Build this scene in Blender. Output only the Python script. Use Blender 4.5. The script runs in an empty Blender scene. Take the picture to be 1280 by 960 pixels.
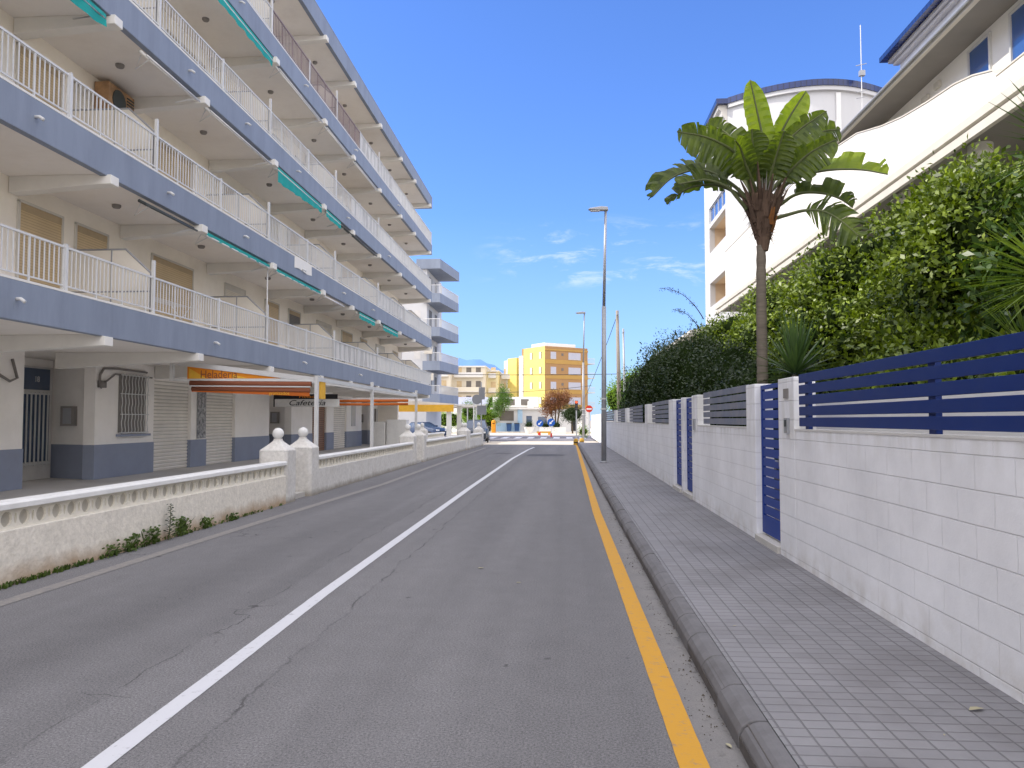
import bpy, math, random
import numpy as np
from mathutils import Vector, Matrix
R = math.radians
PI = math.pi
scene = bpy.context.scene
C = scene.collection

# ------------------------------------------------------------------ materials
def new_mat(name):
    m = bpy.data.materials.new(name); m.use_nodes = True
    nt = m.node_tree
    return m, nt, nt.nodes['Principled BSDF']

def mat(name, col, rough=0.7, var=0.12, scale=3.0, bump=0.0, bscale=None, metal=0.0, dirt=None, dirt_amt=0.0,
        dirt_scale=0.8, detail=8, stretch=(1, 1, 1), low_dirt=None, spec=0.35):
    """painted or plastered surface: base colour with two scales of unevenness, optional stains and grime near the ground"""
    m, nt, b = new_mat(name)
    N, L = nt.nodes, nt.links
    geo = N.new('ShaderNodeNewGeometry')
    mp = N.new('ShaderNodeMapping'); mp.inputs['Scale'].default_value = stretch
    L.new(geo.outputs['Position'], mp.inputs['Vector'])
    n1 = N.new('ShaderNodeTexNoise'); n1.inputs['Scale'].default_value = scale; n1.inputs['Detail'].default_value = detail
    n1.inputs['Roughness'].default_value = 0.65
    L.new(mp.outputs[0], n1.inputs['Vector'])
    r = N.new('ShaderNodeMapRange'); r.inputs['From Min'].default_value = .3; r.inputs['From Max'].default_value = .7
    r.inputs['To Min'].default_value = 1 - var; r.inputs['To Max'].default_value = 1 + var * .6
    L.new(n1.outputs['Fac'], r.inputs['Value'])
    mul = N.new('ShaderNodeVectorMath'); mul.operation = 'SCALE'; mul.inputs[0].default_value = col[:3]
    L.new(r.outputs[0], mul.inputs['Scale'])
    out = mul.outputs[0]
    if dirt:
        n2 = N.new('ShaderNodeTexNoise'); n2.inputs['Scale'].default_value = dirt_scale; n2.inputs['Detail'].default_value = 10
        n2.inputs['Roughness'].default_value = 0.7
        L.new(mp.outputs[0], n2.inputs['Vector'])
        r2 = N.new('ShaderNodeMapRange'); r2.inputs['From Min'].default_value = .45; r2.inputs['From Max'].default_value = .75
        r2.inputs['To Max'].default_value = dirt_amt
        L.new(n2.outputs['Fac'], r2.inputs['Value'])
        mx = N.new('ShaderNodeMix'); mx.data_type = 'RGBA'
        L.new(r2.outputs[0], mx.inputs['Factor']); L.new(out, mx.inputs['A']); mx.inputs['B'].default_value = (*dirt, 1)
        out = mx.outputs['Result']
    if low_dirt:
        colr, z0, z1, amt = low_dirt
        sep = N.new('ShaderNodeSeparateXYZ'); L.new(geo.outputs['Position'], sep.inputs[0])
        nz = N.new('ShaderNodeTexNoise'); nz.inputs['Scale'].default_value = 4; nz.inputs['Detail'].default_value = 8
        L.new(geo.outputs['Position'], nz.inputs['Vector'])
        add = N.new('ShaderNodeMath'); add.operation = 'MULTIPLY_ADD'; add.inputs[1].default_value = (z1 - z0) * 1.2; 
        L.new(nz.outputs['Fac'], add.inputs[0]); 
        sub = N.new('ShaderNodeMath'); sub.operation = 'SUBTRACT'; sub.inputs[1].default_value = (z1 - z0) * .6
        L.new(sep.outputs['Z'], sub.inputs[0]); L.new(sub.outputs[0], add.inputs[2])
        r3 = N.new('ShaderNodeMapRange'); r3.inputs['From Min'].default_value = z0; r3.inputs['From Max'].default_value = z1
        r3.inputs['To Min'].default_value = amt; r3.inputs['To Max'].default_value = 0
        L.new(add.outputs[0], r3.inputs['Value'])
        mx = N.new('ShaderNodeMix'); mx.data_type = 'RGBA'
        L.new(r3.outputs[0], mx.inputs['Factor']); L.new(out, mx.inputs['A']); mx.inputs['B'].default_value = (*colr, 1)
        out = mx.outputs['Result']
    L.new(out, b.inputs['Base Color'])
    b.inputs['Roughness'].default_value = rough; b.inputs['Metallic'].default_value = metal
    b.inputs['Specular IOR Level'].default_value = spec
    if bump:
        nb = N.new('ShaderNodeTexNoise'); nb.inputs['Scale'].default_value = bscale or scale * 8; nb.inputs['Detail'].default_value = 6
        L.new(geo.outputs['Position'], nb.inputs['Vector'])
        bp = N.new('ShaderNodeBump'); bp.inputs['Strength'].default_value = min(1, bump * 10); bp.inputs['Distance'].default_value = bump
        L.new(nb.outputs['Fac'], bp.inputs['Height']); L.new(bp.outputs[0], b.inputs['Normal'])
    return m

def leafmat(name, col, col2, trans=0.35, scale=1.5, rough=.45, power=1.0):
    m, nt, b = new_mat(name)
    N, L = nt.nodes, nt.links
    geo = N.new('ShaderNodeNewGeometry')
    n1 = N.new('ShaderNodeTexNoise'); n1.inputs['Scale'].default_value = scale; n1.inputs['Detail'].default_value = 4
    L.new(geo.outputs['Position'], n1.inputs['Vector'])
    r = N.new('ShaderNodeMapRange'); r.inputs['From Min'].default_value = .35; r.inputs['From Max'].default_value = .65
    L.new(n1.outputs['Fac'], r.inputs['Value'])
    wn = N.new('ShaderNodeMath'); wn.operation = 'ADD'
    ri = N.new('ShaderNodeMath'); ri.operation = 'MULTIPLY'; ri.inputs[1].default_value = .5
    L.new(geo.outputs['Random Per Island'], ri.inputs[0])
    L.new(ri.outputs[0], wn.inputs[0])
    hm = N.new('ShaderNodeMath'); hm.operation = 'MULTIPLY'; hm.inputs[1].default_value = .5
    L.new(r.outputs[0], hm.inputs[0]); L.new(hm.outputs[0], wn.inputs[1])
    mx = N.new('ShaderNodeMix'); mx.data_type = 'RGBA'; mx.inputs['A'].default_value = (*col, 1); mx.inputs['B'].default_value = (*col2, 1)
    pw_ = N.new('ShaderNodeMath'); pw_.operation = 'POWER'; pw_.inputs[1].default_value = power; L.new(wn.outputs[0], pw_.inputs[0])
    L.new(pw_.outputs[0], mx.inputs['Factor'])
    L.new(mx.outputs['Result'], b.inputs['Base Color']); b.inputs['Roughness'].default_value = rough
    b.inputs['Specular IOR Level'].default_value = .4
    tr = N.new('ShaderNodeBsdfTranslucent')
    sc_ = N.new('ShaderNodeVectorMath'); sc_.operation = 'MULTIPLY'; sc_.inputs[1].default_value = (1.5, 1.6, .5)
    L.new(mx.outputs['Result'], sc_.inputs[0]); L.new(sc_.outputs[0], tr.inputs['Color'])
    ms = N.new('ShaderNodeMixShader'); ms.inputs[0].default_value = trans
    L.new(b.outputs[0], ms.inputs[1]); L.new(tr.outputs[0], ms.inputs[2])
    L.new(ms.outputs[0], N['Material Output'].inputs['Surface'])
    return m

def glassmat(name, col=(.05, .08, .14), rough=.06):
    m, nt, b = new_mat(name)
    b.inputs['Base Color'].default_value = (*col, 1); b.inputs['Roughness'].default_value = rough
    b.inputs['Specular IOR Level'].default_value = .9
    n = nt.nodes.new('ShaderNodeTexNoise'); n.inputs['Scale'].default_value = .7
    bp = nt.nodes.new('ShaderNodeBump'); bp.inputs['Strength'].default_value = .05
    nt.links.new(n.outputs['Fac'], bp.inputs['Height']); nt.links.new(bp.outputs[0], b.inputs['Normal'])
    return m

M = {}
M['fascia'] = mat('blue grey painted fascia', (.235, .272, .342), .75, .09, 1.4, .003, 30, dirt=(.15, .165, .21), dirt_amt=.45, dirt_scale=2.4, stretch=(1, 1, .22))
M['soffit'] = mat('cream painted ceiling', (.82, .78, .725), .85, .07, .8, .002, 20, dirt=(.42, .37, .31), dirt_amt=.35)
M['upwall'] = mat('cream wall', (.93, .87, .765), .85, .06, .9, .003, 25, dirt=(.6, .53, .43), dirt_amt=.25)
M['beam'] = mat('white beam paint', (.74, .72, .67), .8, .06, 2)
M['gwall'] = mat('ground floor white wall', (.93, .90, .85), .85, .05, 1.1, .003, 25, dirt=(.62, .58, .52), dirt_amt=.25)
M['dado'] = mat('slate blue dado', (.27, .305, .39), .7, .07, 2, .002, 25, dirt=(.24, .25, .3), dirt_amt=.4)
M['white_metal'] = mat('white painted metal', (.62, .62, .61), .45, .06, 5, dirt=(.6, .57, .5), dirt_amt=.25, dirt_scale=3)
M['brown_metal'] = mat('brown metal', (.26, .2, .2), .5)
M['tan_shutter'] = None
M['teal'] = mat('teal awning canvas', (.012, .30, .27), .8, .1, 6)
M['darkmetal'] = mat('dark metal', (.05, .06, .06), .5)
M['greymetal'] = mat('grey galvanised metal', (.33, .34, .36), .45, .1, 4, metal=.3)
M['orange'] = mat('orange canvas', (.72, .25, .02), .8, .12, 2.5)
M['yelloworange'] = mat('yellow canvas', (.80, .45, .05), .8, .1, 4)
M['burnt'] = mat('burnt orange canvas', (.52, .13, .02), .8, .1, 4)
M['brownred'] = mat('brown red canvas', (.24, .08, .04), .8, .1, 4)
M['whitecap'] = mat('white coping paint', (.74, .735, .71), .7, .06, 5, .003, 30, dirt=(.5, .5, .48), dirt_amt=.3, dirt_scale=3)
M['stucco'] = mat('rough cream stucco', (.82, .77, .67), .95, .18, 13, .03, 24, dirt=(.60, .56, .48), dirt_amt=.4, dirt_scale=3.2,
                  low_dirt=((.36, .22, .10), .02, .22, .75))
M['stuccowhite'] = mat('rough white stucco', (.70, .68, .64), .95, .18, 16, .02, 34, dirt=(.46, .42, .36), dirt_amt=.45, dirt_scale=3,
                  low_dirt=((.25, .22, .17), .02, .14, .8))
M['openwork'] = mat('cast concrete openwork', (.80, .76, .66), .9, .1, 8, .003, 60)
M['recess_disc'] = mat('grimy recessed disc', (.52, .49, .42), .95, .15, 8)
M['black'] = mat('black paint', (.015, .015, .018), .5)
M['glass'] = glassmat('dark window glass')
M['glass_blue'] = glassmat('blue window glass', (.04, .10, .28))
M['yellow'] = mat('yellow paint', (.56, .31, .028), .75, .12, 14, .002, 80, dirt=(.33, .27, .16), dirt_amt=.55, dirt_scale=9)
M['terrace'] = mat('grey terrace concrete', (.56, .54, .50), .85, .15, 1.6, .003, 40, dirt=(.25, .23, .21), dirt_amt=.5)
M['villa'] = mat('cream white render', (.80, .785, .745), .85, .05, .8, .002, 30, dirt=(.68, .61, .5), dirt_amt=.3, dirt_scale=.5)
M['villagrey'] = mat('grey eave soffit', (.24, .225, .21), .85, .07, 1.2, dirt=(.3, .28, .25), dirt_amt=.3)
M['tower'] = mat('white tower render', (.56, .56, .56), .85, .04, .5, .002, 20, dirt=(.62, .62, .62), dirt_amt=.35, dirt_scale=.4, stretch=(1, 1, .5))
M['villatrim'] = mat('pale concrete trim', (.62, .59, .53), .85, .08, 2)
M['kerb'] = mat('kerb concrete', (.150, .146, .150), .9, .16, 5, .006, 60, dirt=(.07, .065, .06), dirt_amt=.5, dirt_scale=3)
M['fibre_orange'] = mat('orange leaf base', (.30, .12, .035), .85, .45, 9, stretch=(1, 1, .2))
M['fibre'] = mat('palm fibre', (.13, .085, .06), .95, .4, 9, .02, 40, stretch=(1, 1, .2), dirt=(.05, .03, .02), dirt_amt=.9, dirt_scale=6)
M['trunk'] = mat('palm trunk bark', (.17, .145, .115), .95, .3, 10, .015, 30, stretch=(.3, .3, 3))
M['bark'] = mat('tree bark', (.12, .09, .06), .95, .3, 8, .01, 40)
M['petiole'] = mat('leaf stalk', (.10, .12, .045), .6, .2, 6)
M['leaf_palm'] = leafmat('palm leaf', (.034, .058, .012), (.12, .165, .022), .38, 5)
M['leaf_palm_yellow'] = leafmat('yellow green palm leaf', (.16, .24, .015), (.26, .33, .02), .42, 2.5)  # brighter yellow green tone for some of the palm leaves
M['leaf_hedge'] = leafmat('glossy hedge leaf', (.018, .042, .008), (.27, .36, .024), .2, 3.2, .42, 1.5)
M['leaf_hedge_dark'] = leafmat('dark hedge leaf', (.02, .05, .013), (.06, .11, .022), .2, 1.2, .35)
M['leaf_dark'] = leafmat('dark shrub leaf', (.012, .026, .012), (.04, .066, .022), .2, 1.0)
M['leaf_mid'] = leafmat('mid green leaf', (.05, .12, .02), (.14, .25, .04), .3, 1.0)
M['leaf_bright'] = leafmat('bright green leaf', (.12, .22, .02), (.25, .38, .04), .35, 1.0)
M['leaf_red'] = leafmat('russet leaf', (.11, .035, .018), (.24, .10, .04), .3, 1.0)
M['leaf_yucca'] = leafmat('spiky leaf', (.03, .065, .025), (.10, .17, .05), .2, 1.5, .4)
M['leaf_yucca_lit'] = leafmat('sunlit spiky leaf', (.05, .10, .02), (.22, .30, .05), .3, 1.5, .4)  # copy of the yucca leaf with sunlight put into its colour
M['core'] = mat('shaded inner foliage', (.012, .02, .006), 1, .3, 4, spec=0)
M['weed'] = leafmat('weed leaf', (.035, .07, .014), (.10, .15, .03), .25, 2)

def lined(name, col, dark, axis='Z', period=.05, duty=.18, rough=.6, bumpd=.006, dirt=None):
    """surface with regular grooves (roller shutters, ribbed slats)"""
    m, nt, b = new_mat(name); N, L = nt.nodes, nt.links
    geo = N.new('ShaderNodeNewGeometry'); sep = N.new('ShaderNodeSeparateXYZ'); L.new(geo.outputs['Position'], sep.inputs[0])
    d = N.new('ShaderNodeMath'); d.operation = 'DIVIDE'; d.inputs[1].default_value = period; L.new(sep.outputs[axis], d.inputs[0])
    f = N.new('ShaderNodeMath'); f.operation = 'FRACT'; L.new(d.outputs[0], f.inputs[0])
    ramp = N.new('ShaderNodeValToRGB'); e = ramp.color_ramp.elements
    e[0].position = 0; e[0].color = (*dark, 1); e[1].position = duty; e[1].color = (*col, 1)
    x = ramp.color_ramp.elements.new(.93); x.color = (*[c * .9 for c in col], 1)
    x = ramp.color_ramp.elements.new(1.0); x.color = (*dark, 1)
    L.new(f.outputs[0], ramp.inputs[0])
    n = N.new('ShaderNodeTexNoise'); n.inputs['Scale'].default_value = 1.3; n.inputs['Detail'].default_value = 8
    L.new(geo.outputs['Position'], n.inputs['Vector'])
    r = N.new('ShaderNodeMapRange'); r.inputs['From Min'].default_value = .3; r.inputs['From Max'].default_value = .7
    r.inputs['To Min'].default_value = .86; r.inputs['To Max'].default_value = 1.05; L.new(n.outputs['Fac'], r.inputs['Value'])
    s = N.new('ShaderNodeVectorMath'); s.operation = 'SCALE'; L.new(ramp.outputs[0], s.inputs[0]); L.new(r.outputs[0], s.inputs['Scale'])
    L.new(s.outputs[0], b.inputs['Base Color']); b.inputs['Roughness'].default_value = rough
    return m
M['tan_shutter'] = lined('tan roller shutter', (.62, .47, .27), (.33, .24, .13), 'Z', .055)
M['cream_shutter'] = lined('cream roller shutter', (.78, .72, .60), (.45, .39, .30), 'Z', .05)
M['dark_shutter'] = lined('dark shutter', (.16, .14, .12), (.05, .05, .04), 'Z', .055)
M['roller'] = lined('white corrugated roller door', (.90, .86, .78), (.36, .33, .28), 'Z', .105, .3)
M['roller_brown'] = lined('brown roller door', (.30, .16, .085), (.08, .04, .025), 'Z', .105, .3)
M['villablue'] = lined('dark blue glazed roof tile', (.012, .03, .13), (.003, .006, .03), 'Y', .2, .2, .25)
M['towerblue'] = lined('navy glazed roof tile', (.014, .03, .12), (.004, .008, .03), 'X', .25, .2, .25)
M['bluepaint'] = mat('royal blue gloss paint', (.006, .026, .15), .5, .07, 2, dirt=(.03, .05, .15), dirt_amt=.25, dirt_scale=3, spec=.2)
M['bluegate'] = mat('blue gate paint', (.012, .045, .26), .5, .07, 2, spec=.25)
M['greyslat'] = mat('weathered grey blue slat', (.17, .19, .25), .6, .2, 5, dirt=(.3, .28, .27), dirt_amt=.7, dirt_scale=2)
M['pale'] = mat('pale stained concrete', (.60, .585, .56), .9, .1, 3)

def brickmat(name, c1, c2, mortar, w, h, msize, axis, offset=.5, bump=.006, rough=.8, grime=None, low=None, streak=None, squash=1.0):
    m, nt, b = new_mat(name); N, L = nt.nodes, nt.links
    geo = N.new('ShaderNodeNewGeometry'); sep = N.new('ShaderNodeSeparateXYZ'); L.new(geo.outputs['Position'], sep.inputs[0])
    com = N.new('ShaderNodeCombineXYZ'); L.new(sep.outputs[axis[0]], com.inputs[0]); L.new(sep.outputs[axis[1]], com.inputs[1])
    # slight waviness so that joints are not ruler-straight
    wn = N.new('ShaderNodeTexNoise'); wn.inputs['Scale'].default_value = 2.5; L.new(com.outputs[0], wn.inputs['Vector'])
    wv = N.new('ShaderNodeVectorMath'); wv.operation = 'SCALE'; wv.inputs['Scale'].default_value = .006; L.new(wn.outputs['Color'], wv.inputs[0])
    wa = N.new('ShaderNodeVectorMath'); L.new(com.outputs[0], wa.inputs[0]); L.new(wv.outputs[0], wa.inputs[1])
    br = N.new('ShaderNodeTexBrick'); br.offset = offset; br.squash = squash
    br.inputs['Scale'].default_value = 1; br.inputs['Brick Width'].default_value = w; br.inputs['Row Height'].default_value = h
    br.inputs['Mortar Size'].default_value = msize; br.inputs['Mortar Smooth'].default_value = .6; br.inputs['Bias'].default_value = 0
    br.inputs['Color1'].default_value = (*c1, 1); br.inputs['Color2'].default_value = (*c2, 1); br.inputs['Mortar'].default_value = (*mortar, 1)
    L.new(wa.outputs[0], br.inputs['Vector'])
    n = N.new('ShaderNodeTexNoise'); n.inputs['Scale'].default_value = .9; n.inputs['Detail'].default_value = 9; n.inputs['Roughness'].default_value = .7
    L.new(geo.outputs['Position'], n.inputs['Vector'])
    r = N.new('ShaderNodeMapRange'); r.inputs['From Min'].default_value = .3; r.inputs['From Max'].default_value = .7
    r.inputs['To Min'].default_value = .84; r.inputs['To Max'].default_value = 1.07; L.new(n.outputs['Fac'], r.inputs['Value'])
    s = N.new('ShaderNodeVectorMath'); s.operation = 'SCALE'; L.new(br.outputs['Color'], s.inputs[0]); L.new(r.outputs[0], s.inputs['Scale'])
    out = s.outputs[0]
    if grime:
        n2 = N.new('ShaderNodeTexNoise'); n2.inputs['Scale'].default_value = grime[2]; n2.inputs['Detail'].default_value = 10
        L.new(geo.outputs['Position'], n2.inputs['Vector'])
        r2 = N.new('ShaderNodeMapRange'); r2.inputs['From Min'].default_value = .5; r2.inputs['From Max'].default_value = .75; r2.inputs['To Max'].default_value = grime[1]
        L.new(n2.outputs['Fac'], r2.inputs['Value'])
        mx = N.new('ShaderNodeMix'); mx.data_type = 'RGBA'; L.new(r2.outputs[0], mx.inputs['Factor']); L.new(out, mx.inputs['A']); mx.inputs['B'].default_value = (*grime[0], 1)
        out = mx.outputs['Result']
    for spec_ in (low, streak):
        if not spec_: continue
        colr, z0, z1, amt, stv = spec_
        mp = N.new('ShaderNodeMapping'); mp.inputs['Scale'].default_value = stv; L.new(geo.outputs['Position'], mp.inputs[0])
        n3 = N.new('ShaderNodeTexNoise'); n3.inputs['Scale'].default_value = 5; n3.inputs['Detail'].default_value = 6; L.new(mp.outputs[0], n3.inputs['Vector'])
        r3 = N.new('ShaderNodeMapRange'); r3.inputs['From Min'].default_value = z0; r3.inputs['From Max'].default_value = z1
        r3.inputs['To Min'].default_value = 1; r3.inputs['To Max'].default_value = 0; L.new(sep.outputs['Z'], r3.inputs['Value'])
        r4 = N.new('ShaderNodeMapRange'); r4.inputs['From Min'].default_value = .42; r4.inputs['From Max'].default_value = .68; r4.inputs['To Max'].default_value = amt
        L.new(n3.outputs['Fac'], r4.inputs['Value'])
        mm = N.new('ShaderNodeMath'); mm.operation = 'MULTIPLY'; L.new(r3.outputs[0], mm.inputs[0]); L.new(r4.outputs[0], mm.inputs[1])
        mx = N.new('ShaderNodeMix'); mx.data_type = 'RGBA'; L.new(mm.outputs[0], mx.inputs['Factor']); L.new(out, mx.inputs['A']); mx.inputs['B'].default_value = (*colr, 1)
        out = mx.outputs['Result']
    L.new(out, b.inputs['Base Color']); b.inputs['Roughness'].default_value = rough
    if axis == ('Y', 'Z') or axis == ('X', 'Z'):
        dz = N.new('ShaderNodeMath'); dz.operation = 'DIVIDE'; dz.inputs[1].default_value = h
        sw = N.new('ShaderNodeSeparateXYZ'); L.new(wa.outputs[0], sw.inputs[0]); L.new(sw.outputs['Y'], dz.inputs[0])
        fr = N.new('ShaderNodeMath'); fr.operation = 'PINGPONG'; fr.inputs[1].default_value = .5; L.new(dz.outputs[0], fr.inputs[0])
        gr = N.new('ShaderNodeMapRange'); gr.interpolation_type = 'SMOOTHSTEP'; gr.inputs['From Min'].default_value = .01; gr.inputs['From Max'].default_value = .05
        gr.inputs['To Min'].default_value = 1; gr.inputs['To Max'].default_value = 0; L.new(fr.outputs[0], gr.inputs['Value'])
        gm = N.new('ShaderNodeMath'); gm.operation = 'MULTIPLY'; gm.inputs[1].default_value = .22; L.new(gr.outputs[0], gm.inputs[0])
        mx = N.new('ShaderNodeMix'); mx.data_type = 'RGBA'; L.new(gm.outputs[0], mx.inputs['Factor']); L.new(out, mx.inputs['A']); mx.inputs['B'].default_value = (.40, .39, .41, 1)
        out = mx.outputs['Result']; L.new(out, b.inputs['Base Color'])
    # joints as relief plus fine grain
    inv = N.new('ShaderNodeMath'); inv.operation = 'SUBTRACT'; inv.inputs[0].default_value = 1; L.new(br.outputs['Fac'], inv.inputs[1])
    gn = N.new('ShaderNodeTexNoise'); gn.inputs['Scale'].default_value = 70; L.new(geo.outputs['Position'], gn.inputs['Vector'])
    ad = N.new('ShaderNodeMath'); ad.operation = 'MULTIPLY_ADD'; ad.inputs[1].default_value = .25; L.new(gn.outputs['Fac'], ad.inputs[0]); L.new(inv.outputs[0], ad.inputs[2])
    bp = N.new('ShaderNodeBump'); bp.inputs['Strength'].default_value = .8; bp.inputs['Distance'].default_value = bump
    L.new(ad.outputs[0], bp.inputs['Height']); L.new(bp.outputs[0], b.inputs['Normal'])
    return m
WALLW = (.86, .865, .885)
M['block'] = brickmat('white painted concrete block', WALLW, (.85, .855, .875), (.83, .83, .85), .40, .20, .006, ('Y', 'Z'), .5, .005,
                      low=((.50, .46, .40), .14, .42, .55, (1, 1, 1)), streak=((.55, .54, .49), 1.52, 1.25, .55, (1, 1.3, .25)))
M['blockx'] = brickmat('white painted concrete block side', WALLW, (.77, .765, .79), (.52, .51, .53), .40, .20, .008, ('X', 'Z'), .5, .008)
M['paving'] = brickmat('small grey paving tiles', (.225, .221, .228), (.20, .196, .204), (.135, .131, .135), .127, .100, .006, ('X', 'Y'), .0, .006, .85,
                       grime=((.11, .10, .10), .55, 1.6))
M['wallbrick'] = brickmat('red brick', (.35, .15, .08), (.28, .11, .06), (.4, .36, .3), .22, .07, .01, ('Y', 'Z'))

def asphalt(name, base, patch=True):
    m, nt, b = new_mat(name); N, L = nt.nodes, nt.links
    geo = N.new('ShaderNodeNewGeometry'); P = geo.outputs['Position']
    sep = N.new('ShaderNodeSeparateXYZ'); L.new(P, sep.inputs[0])
    def noise(sc_, det=8, rough=.6, vec=None):
        n = N.new('ShaderNodeTexNoise'); n.inputs['Scale'].default_value = sc_; n.inputs['Detail'].default_value = det; n.inputs['Roughness'].default_value = rough
        L.new(vec or P, n.inputs['Vector']); return n.outputs['Fac']
    def mr(v, a, b_, c, d):
        r = N.new('ShaderNodeMapRange'); r.inputs['From Min'].default_value = a; r.inputs['From Max'].default_value = b_
        r.inputs['To Min'].default_value = c; r.inputs['To Max'].default_value = d; L.new(v, r.inputs['Value']); return r.outputs[0]
    def mth(op, a, b_=None, c=None):
        n = N.new('ShaderNodeMath'); n.operation = op
        for i, v in enumerate((a, b_, c)):
            if v is None: continue
            if isinstance(v, (int, float)): n.inputs[i].default_value = v
            else: L.new(v, n.inputs[i])
        return n.outputs[0]
    mp = N.new('ShaderNodeMapping'); mp.inputs['Scale'].default_value = (1, .12, 1); L.new(P, mp.inputs[0])
    big = mr(noise(.8, 6, .6, mp.outputs[0]), .3, .7, .86, 1.12)
    mid = mr(noise(3.5, 8, .7), .3, .7, .93, 1.07)
    grit = mr(noise(75, 4, .75), .3, .7, .45, 1.58)
    grit2 = mr(noise(220, 2, .6), .3, .7, .6, 1.4)
    mpx = N.new('ShaderNodeMapping'); mpx.inputs['Scale'].default_value = (1.1, .015, 1); L.new(P, mpx.inputs[0])
    tracks = mr(noise(1.4, 3, .5, mpx.outputs[0]), .35, .65, .9, 1.09)
    v = mth('MULTIPLY', mth('MULTIPLY', mth('MULTIPLY', big, tracks), mid), mth('MULTIPLY', grit, grit2))
    crackmask = None
    if patch:
        # resurfaced strip under the centre line and cracks along its edges
        wob = mth('MULTIPLY', mth('SUBTRACT', noise(1.3, 7, .65), .5), .28)
        xx = mth('ADD', sep.outputs['X'], wob)
        strip = mth('MULTIPLY', mth('GREATER_THAN', xx, -2.62), mth('LESS_THAN', xx, -1.84))
        v = mth('MULTIPLY', v, mth('MULTIPLY_ADD', strip, .07, 1))
        cr = []
        for x0, w in ((-2.66, .006), (-1.82, .008)):
            d = mth('ABSOLUTE', mth('SUBTRACT', xx, x0))
            c = mr(d, w * .5, w * 1.6, .6, 0)
            cr.append(mth('MULTIPLY', c, mr(noise(1.7, 6), .42, .60, 0.05, 1)))
        crackmask = mth('MAXIMUM', cr[0], cr[1])
        # random hairline cracks
        vo = N.new('ShaderNodeTexVoronoi'); vo.feature = 'DISTANCE_TO_EDGE'; vo.inputs['Scale'].default_value = .35
        wv = N.new('ShaderNodeTexNoise'); wv.inputs['Scale'].default_value = 2.2; wv.inputs['Detail'].default_value = 8; L.new(P, wv.inputs['Vector'])
        sc_ = N.new('ShaderNodeVectorMath'); sc_.operation = 'SCALE'; sc_.inputs['Scale'].default_value = .7; L.new(wv.outputs['Color'], sc_.inputs[0])
        ad = N.new('ShaderNodeVectorMath'); L.new(P, ad.inputs[0]); L.new(sc_.outputs[0], ad.inputs[1]); L.new(ad.outputs[0], vo.inputs['Vector'])
        hair = mth('MULTIPLY', mr(vo.outputs['Distance'], .001, .004, 1, 0), mth('MULTIPLY', mr(noise(.6, 3), .52, .60, 0, .7), mth('LESS_THAN', sep.outputs['X'], -2.5)))
        crackmask = mth('MAXIMUM', crackmask, hair)
        spots = mr(noise(6, 2, .4), .74, .78, 0, .55)
        crackmask = mth('MAXIMUM', crackmask, spots)
        # darker, worn edges
    col = N.new('ShaderNodeVectorMath'); col.operation = 'SCALE'; col.inputs[0].default_value = base; L.new(v, col.inputs['Scale'])
    out = col.outputs[0]
    if patch:
        # pale dust along the gutter by the kerb
        gd = mth('MULTIPLY', mr(sep.outputs['X'], .55, .74, 0, 1), mr(noise(5, 8, .7), .35, .6, .45, 1))
        mx = N.new('ShaderNodeMix'); mx.data_type = 'RGBA'; L.new(gd, mx.inputs['Factor']); L.new(out, mx.inputs['A']); mx.inputs['B'].default_value = (.215, .205, .195, 1); out = mx.outputs['Result']
        gd2 = mth('MULTIPLY', mr(sep.outputs['X'], .66, .80, 0, 1), mr(noise(7, 8, .75), .55, .68, 0, .8))
        mx = N.new('ShaderNodeMix'); mx.data_type = 'RGBA'; L.new(gd2, mx.inputs['Factor']); L.new(out, mx.inputs['A']); mx.inputs['B'].default_value = (.045, .042, .04, 1); out = mx.outputs['Result']
        mx = N.new('ShaderNodeMix'); mx.data_type = 'RGBA'; L.new(crackmask, mx.inputs['Factor']); L.new(out, mx.inputs['A']); mx.inputs['B'].default_value = (.035, .033, .034, 1); out = mx.outputs['Result']
    L.new(out, b.inputs['Base Color']); b.inputs['Roughness'].default_value = .85; b.inputs['Specular IOR Level'].default_value = .25
    bp = N.new('ShaderNodeBump'); bp.inputs['Strength'].default_value = .35; bp.inputs['Distance'].default_value = .006
    L.new(v, bp.inputs['Height']); L.new(bp.outputs[0], b.inputs['Normal'])
    return m
M['road'] = asphalt('street asphalt', (.160, .156, .158))
M['road2'] = asphalt('crossing street asphalt', (.17, .16, .17), False)
M['ground'] = mat('dusty ground', (.30, .27, .23), .95, .2, .3)

def worn_paint(name, col, thr=(.35, .5), maxa=1.0, under=(.155, .148, .16)):
    m, nt, b = new_mat(name); N, L = nt.nodes, nt.links
    geo = N.new('ShaderNodeNewGeometry')
    n = N.new('ShaderNodeTexNoise'); n.inputs['Scale'].default_value = 14; n.inputs['Detail'].default_value = 10; n.inputs['Roughness'].default_value = .8
    L.new(geo.outputs['Position'], n.inputs['Vector'])
    r = N.new('ShaderNodeMapRange'); r.inputs['From Min'].default_value = thr[0]; r.inputs['From Max'].default_value = thr[1]; r.inputs['To Max'].default_value = maxa
    L.new(n.outputs['Fac'], r.inputs['Value'])
    mx = N.new('ShaderNodeMix'); mx.data_type = 'RGBA'; L.new(r.outputs[0], mx.inputs['Factor']); mx.inputs['A'].default_value = (*under, 1); mx.inputs['B'].default_value = (*col, 1)
    L.new(mx.outputs['Result'], b.inputs['Base Color']); b.inputs['Roughness'].default_value = .8
    bp = N.new('ShaderNodeBump'); bp.inputs['Strength'].default_value = .5; bp.inputs['Distance'].default_value = .004
    n5 = N.new('ShaderNodeTexNoise'); n5.inputs['Scale'].default_value = 110; L.new(geo.outputs['Position'], n5.inputs['Vector'])
    L.new(n5.outputs['Fac'], bp.inputs['Height']); L.new(bp.outputs[0], b.inputs['Normal'])
    return m
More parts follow.
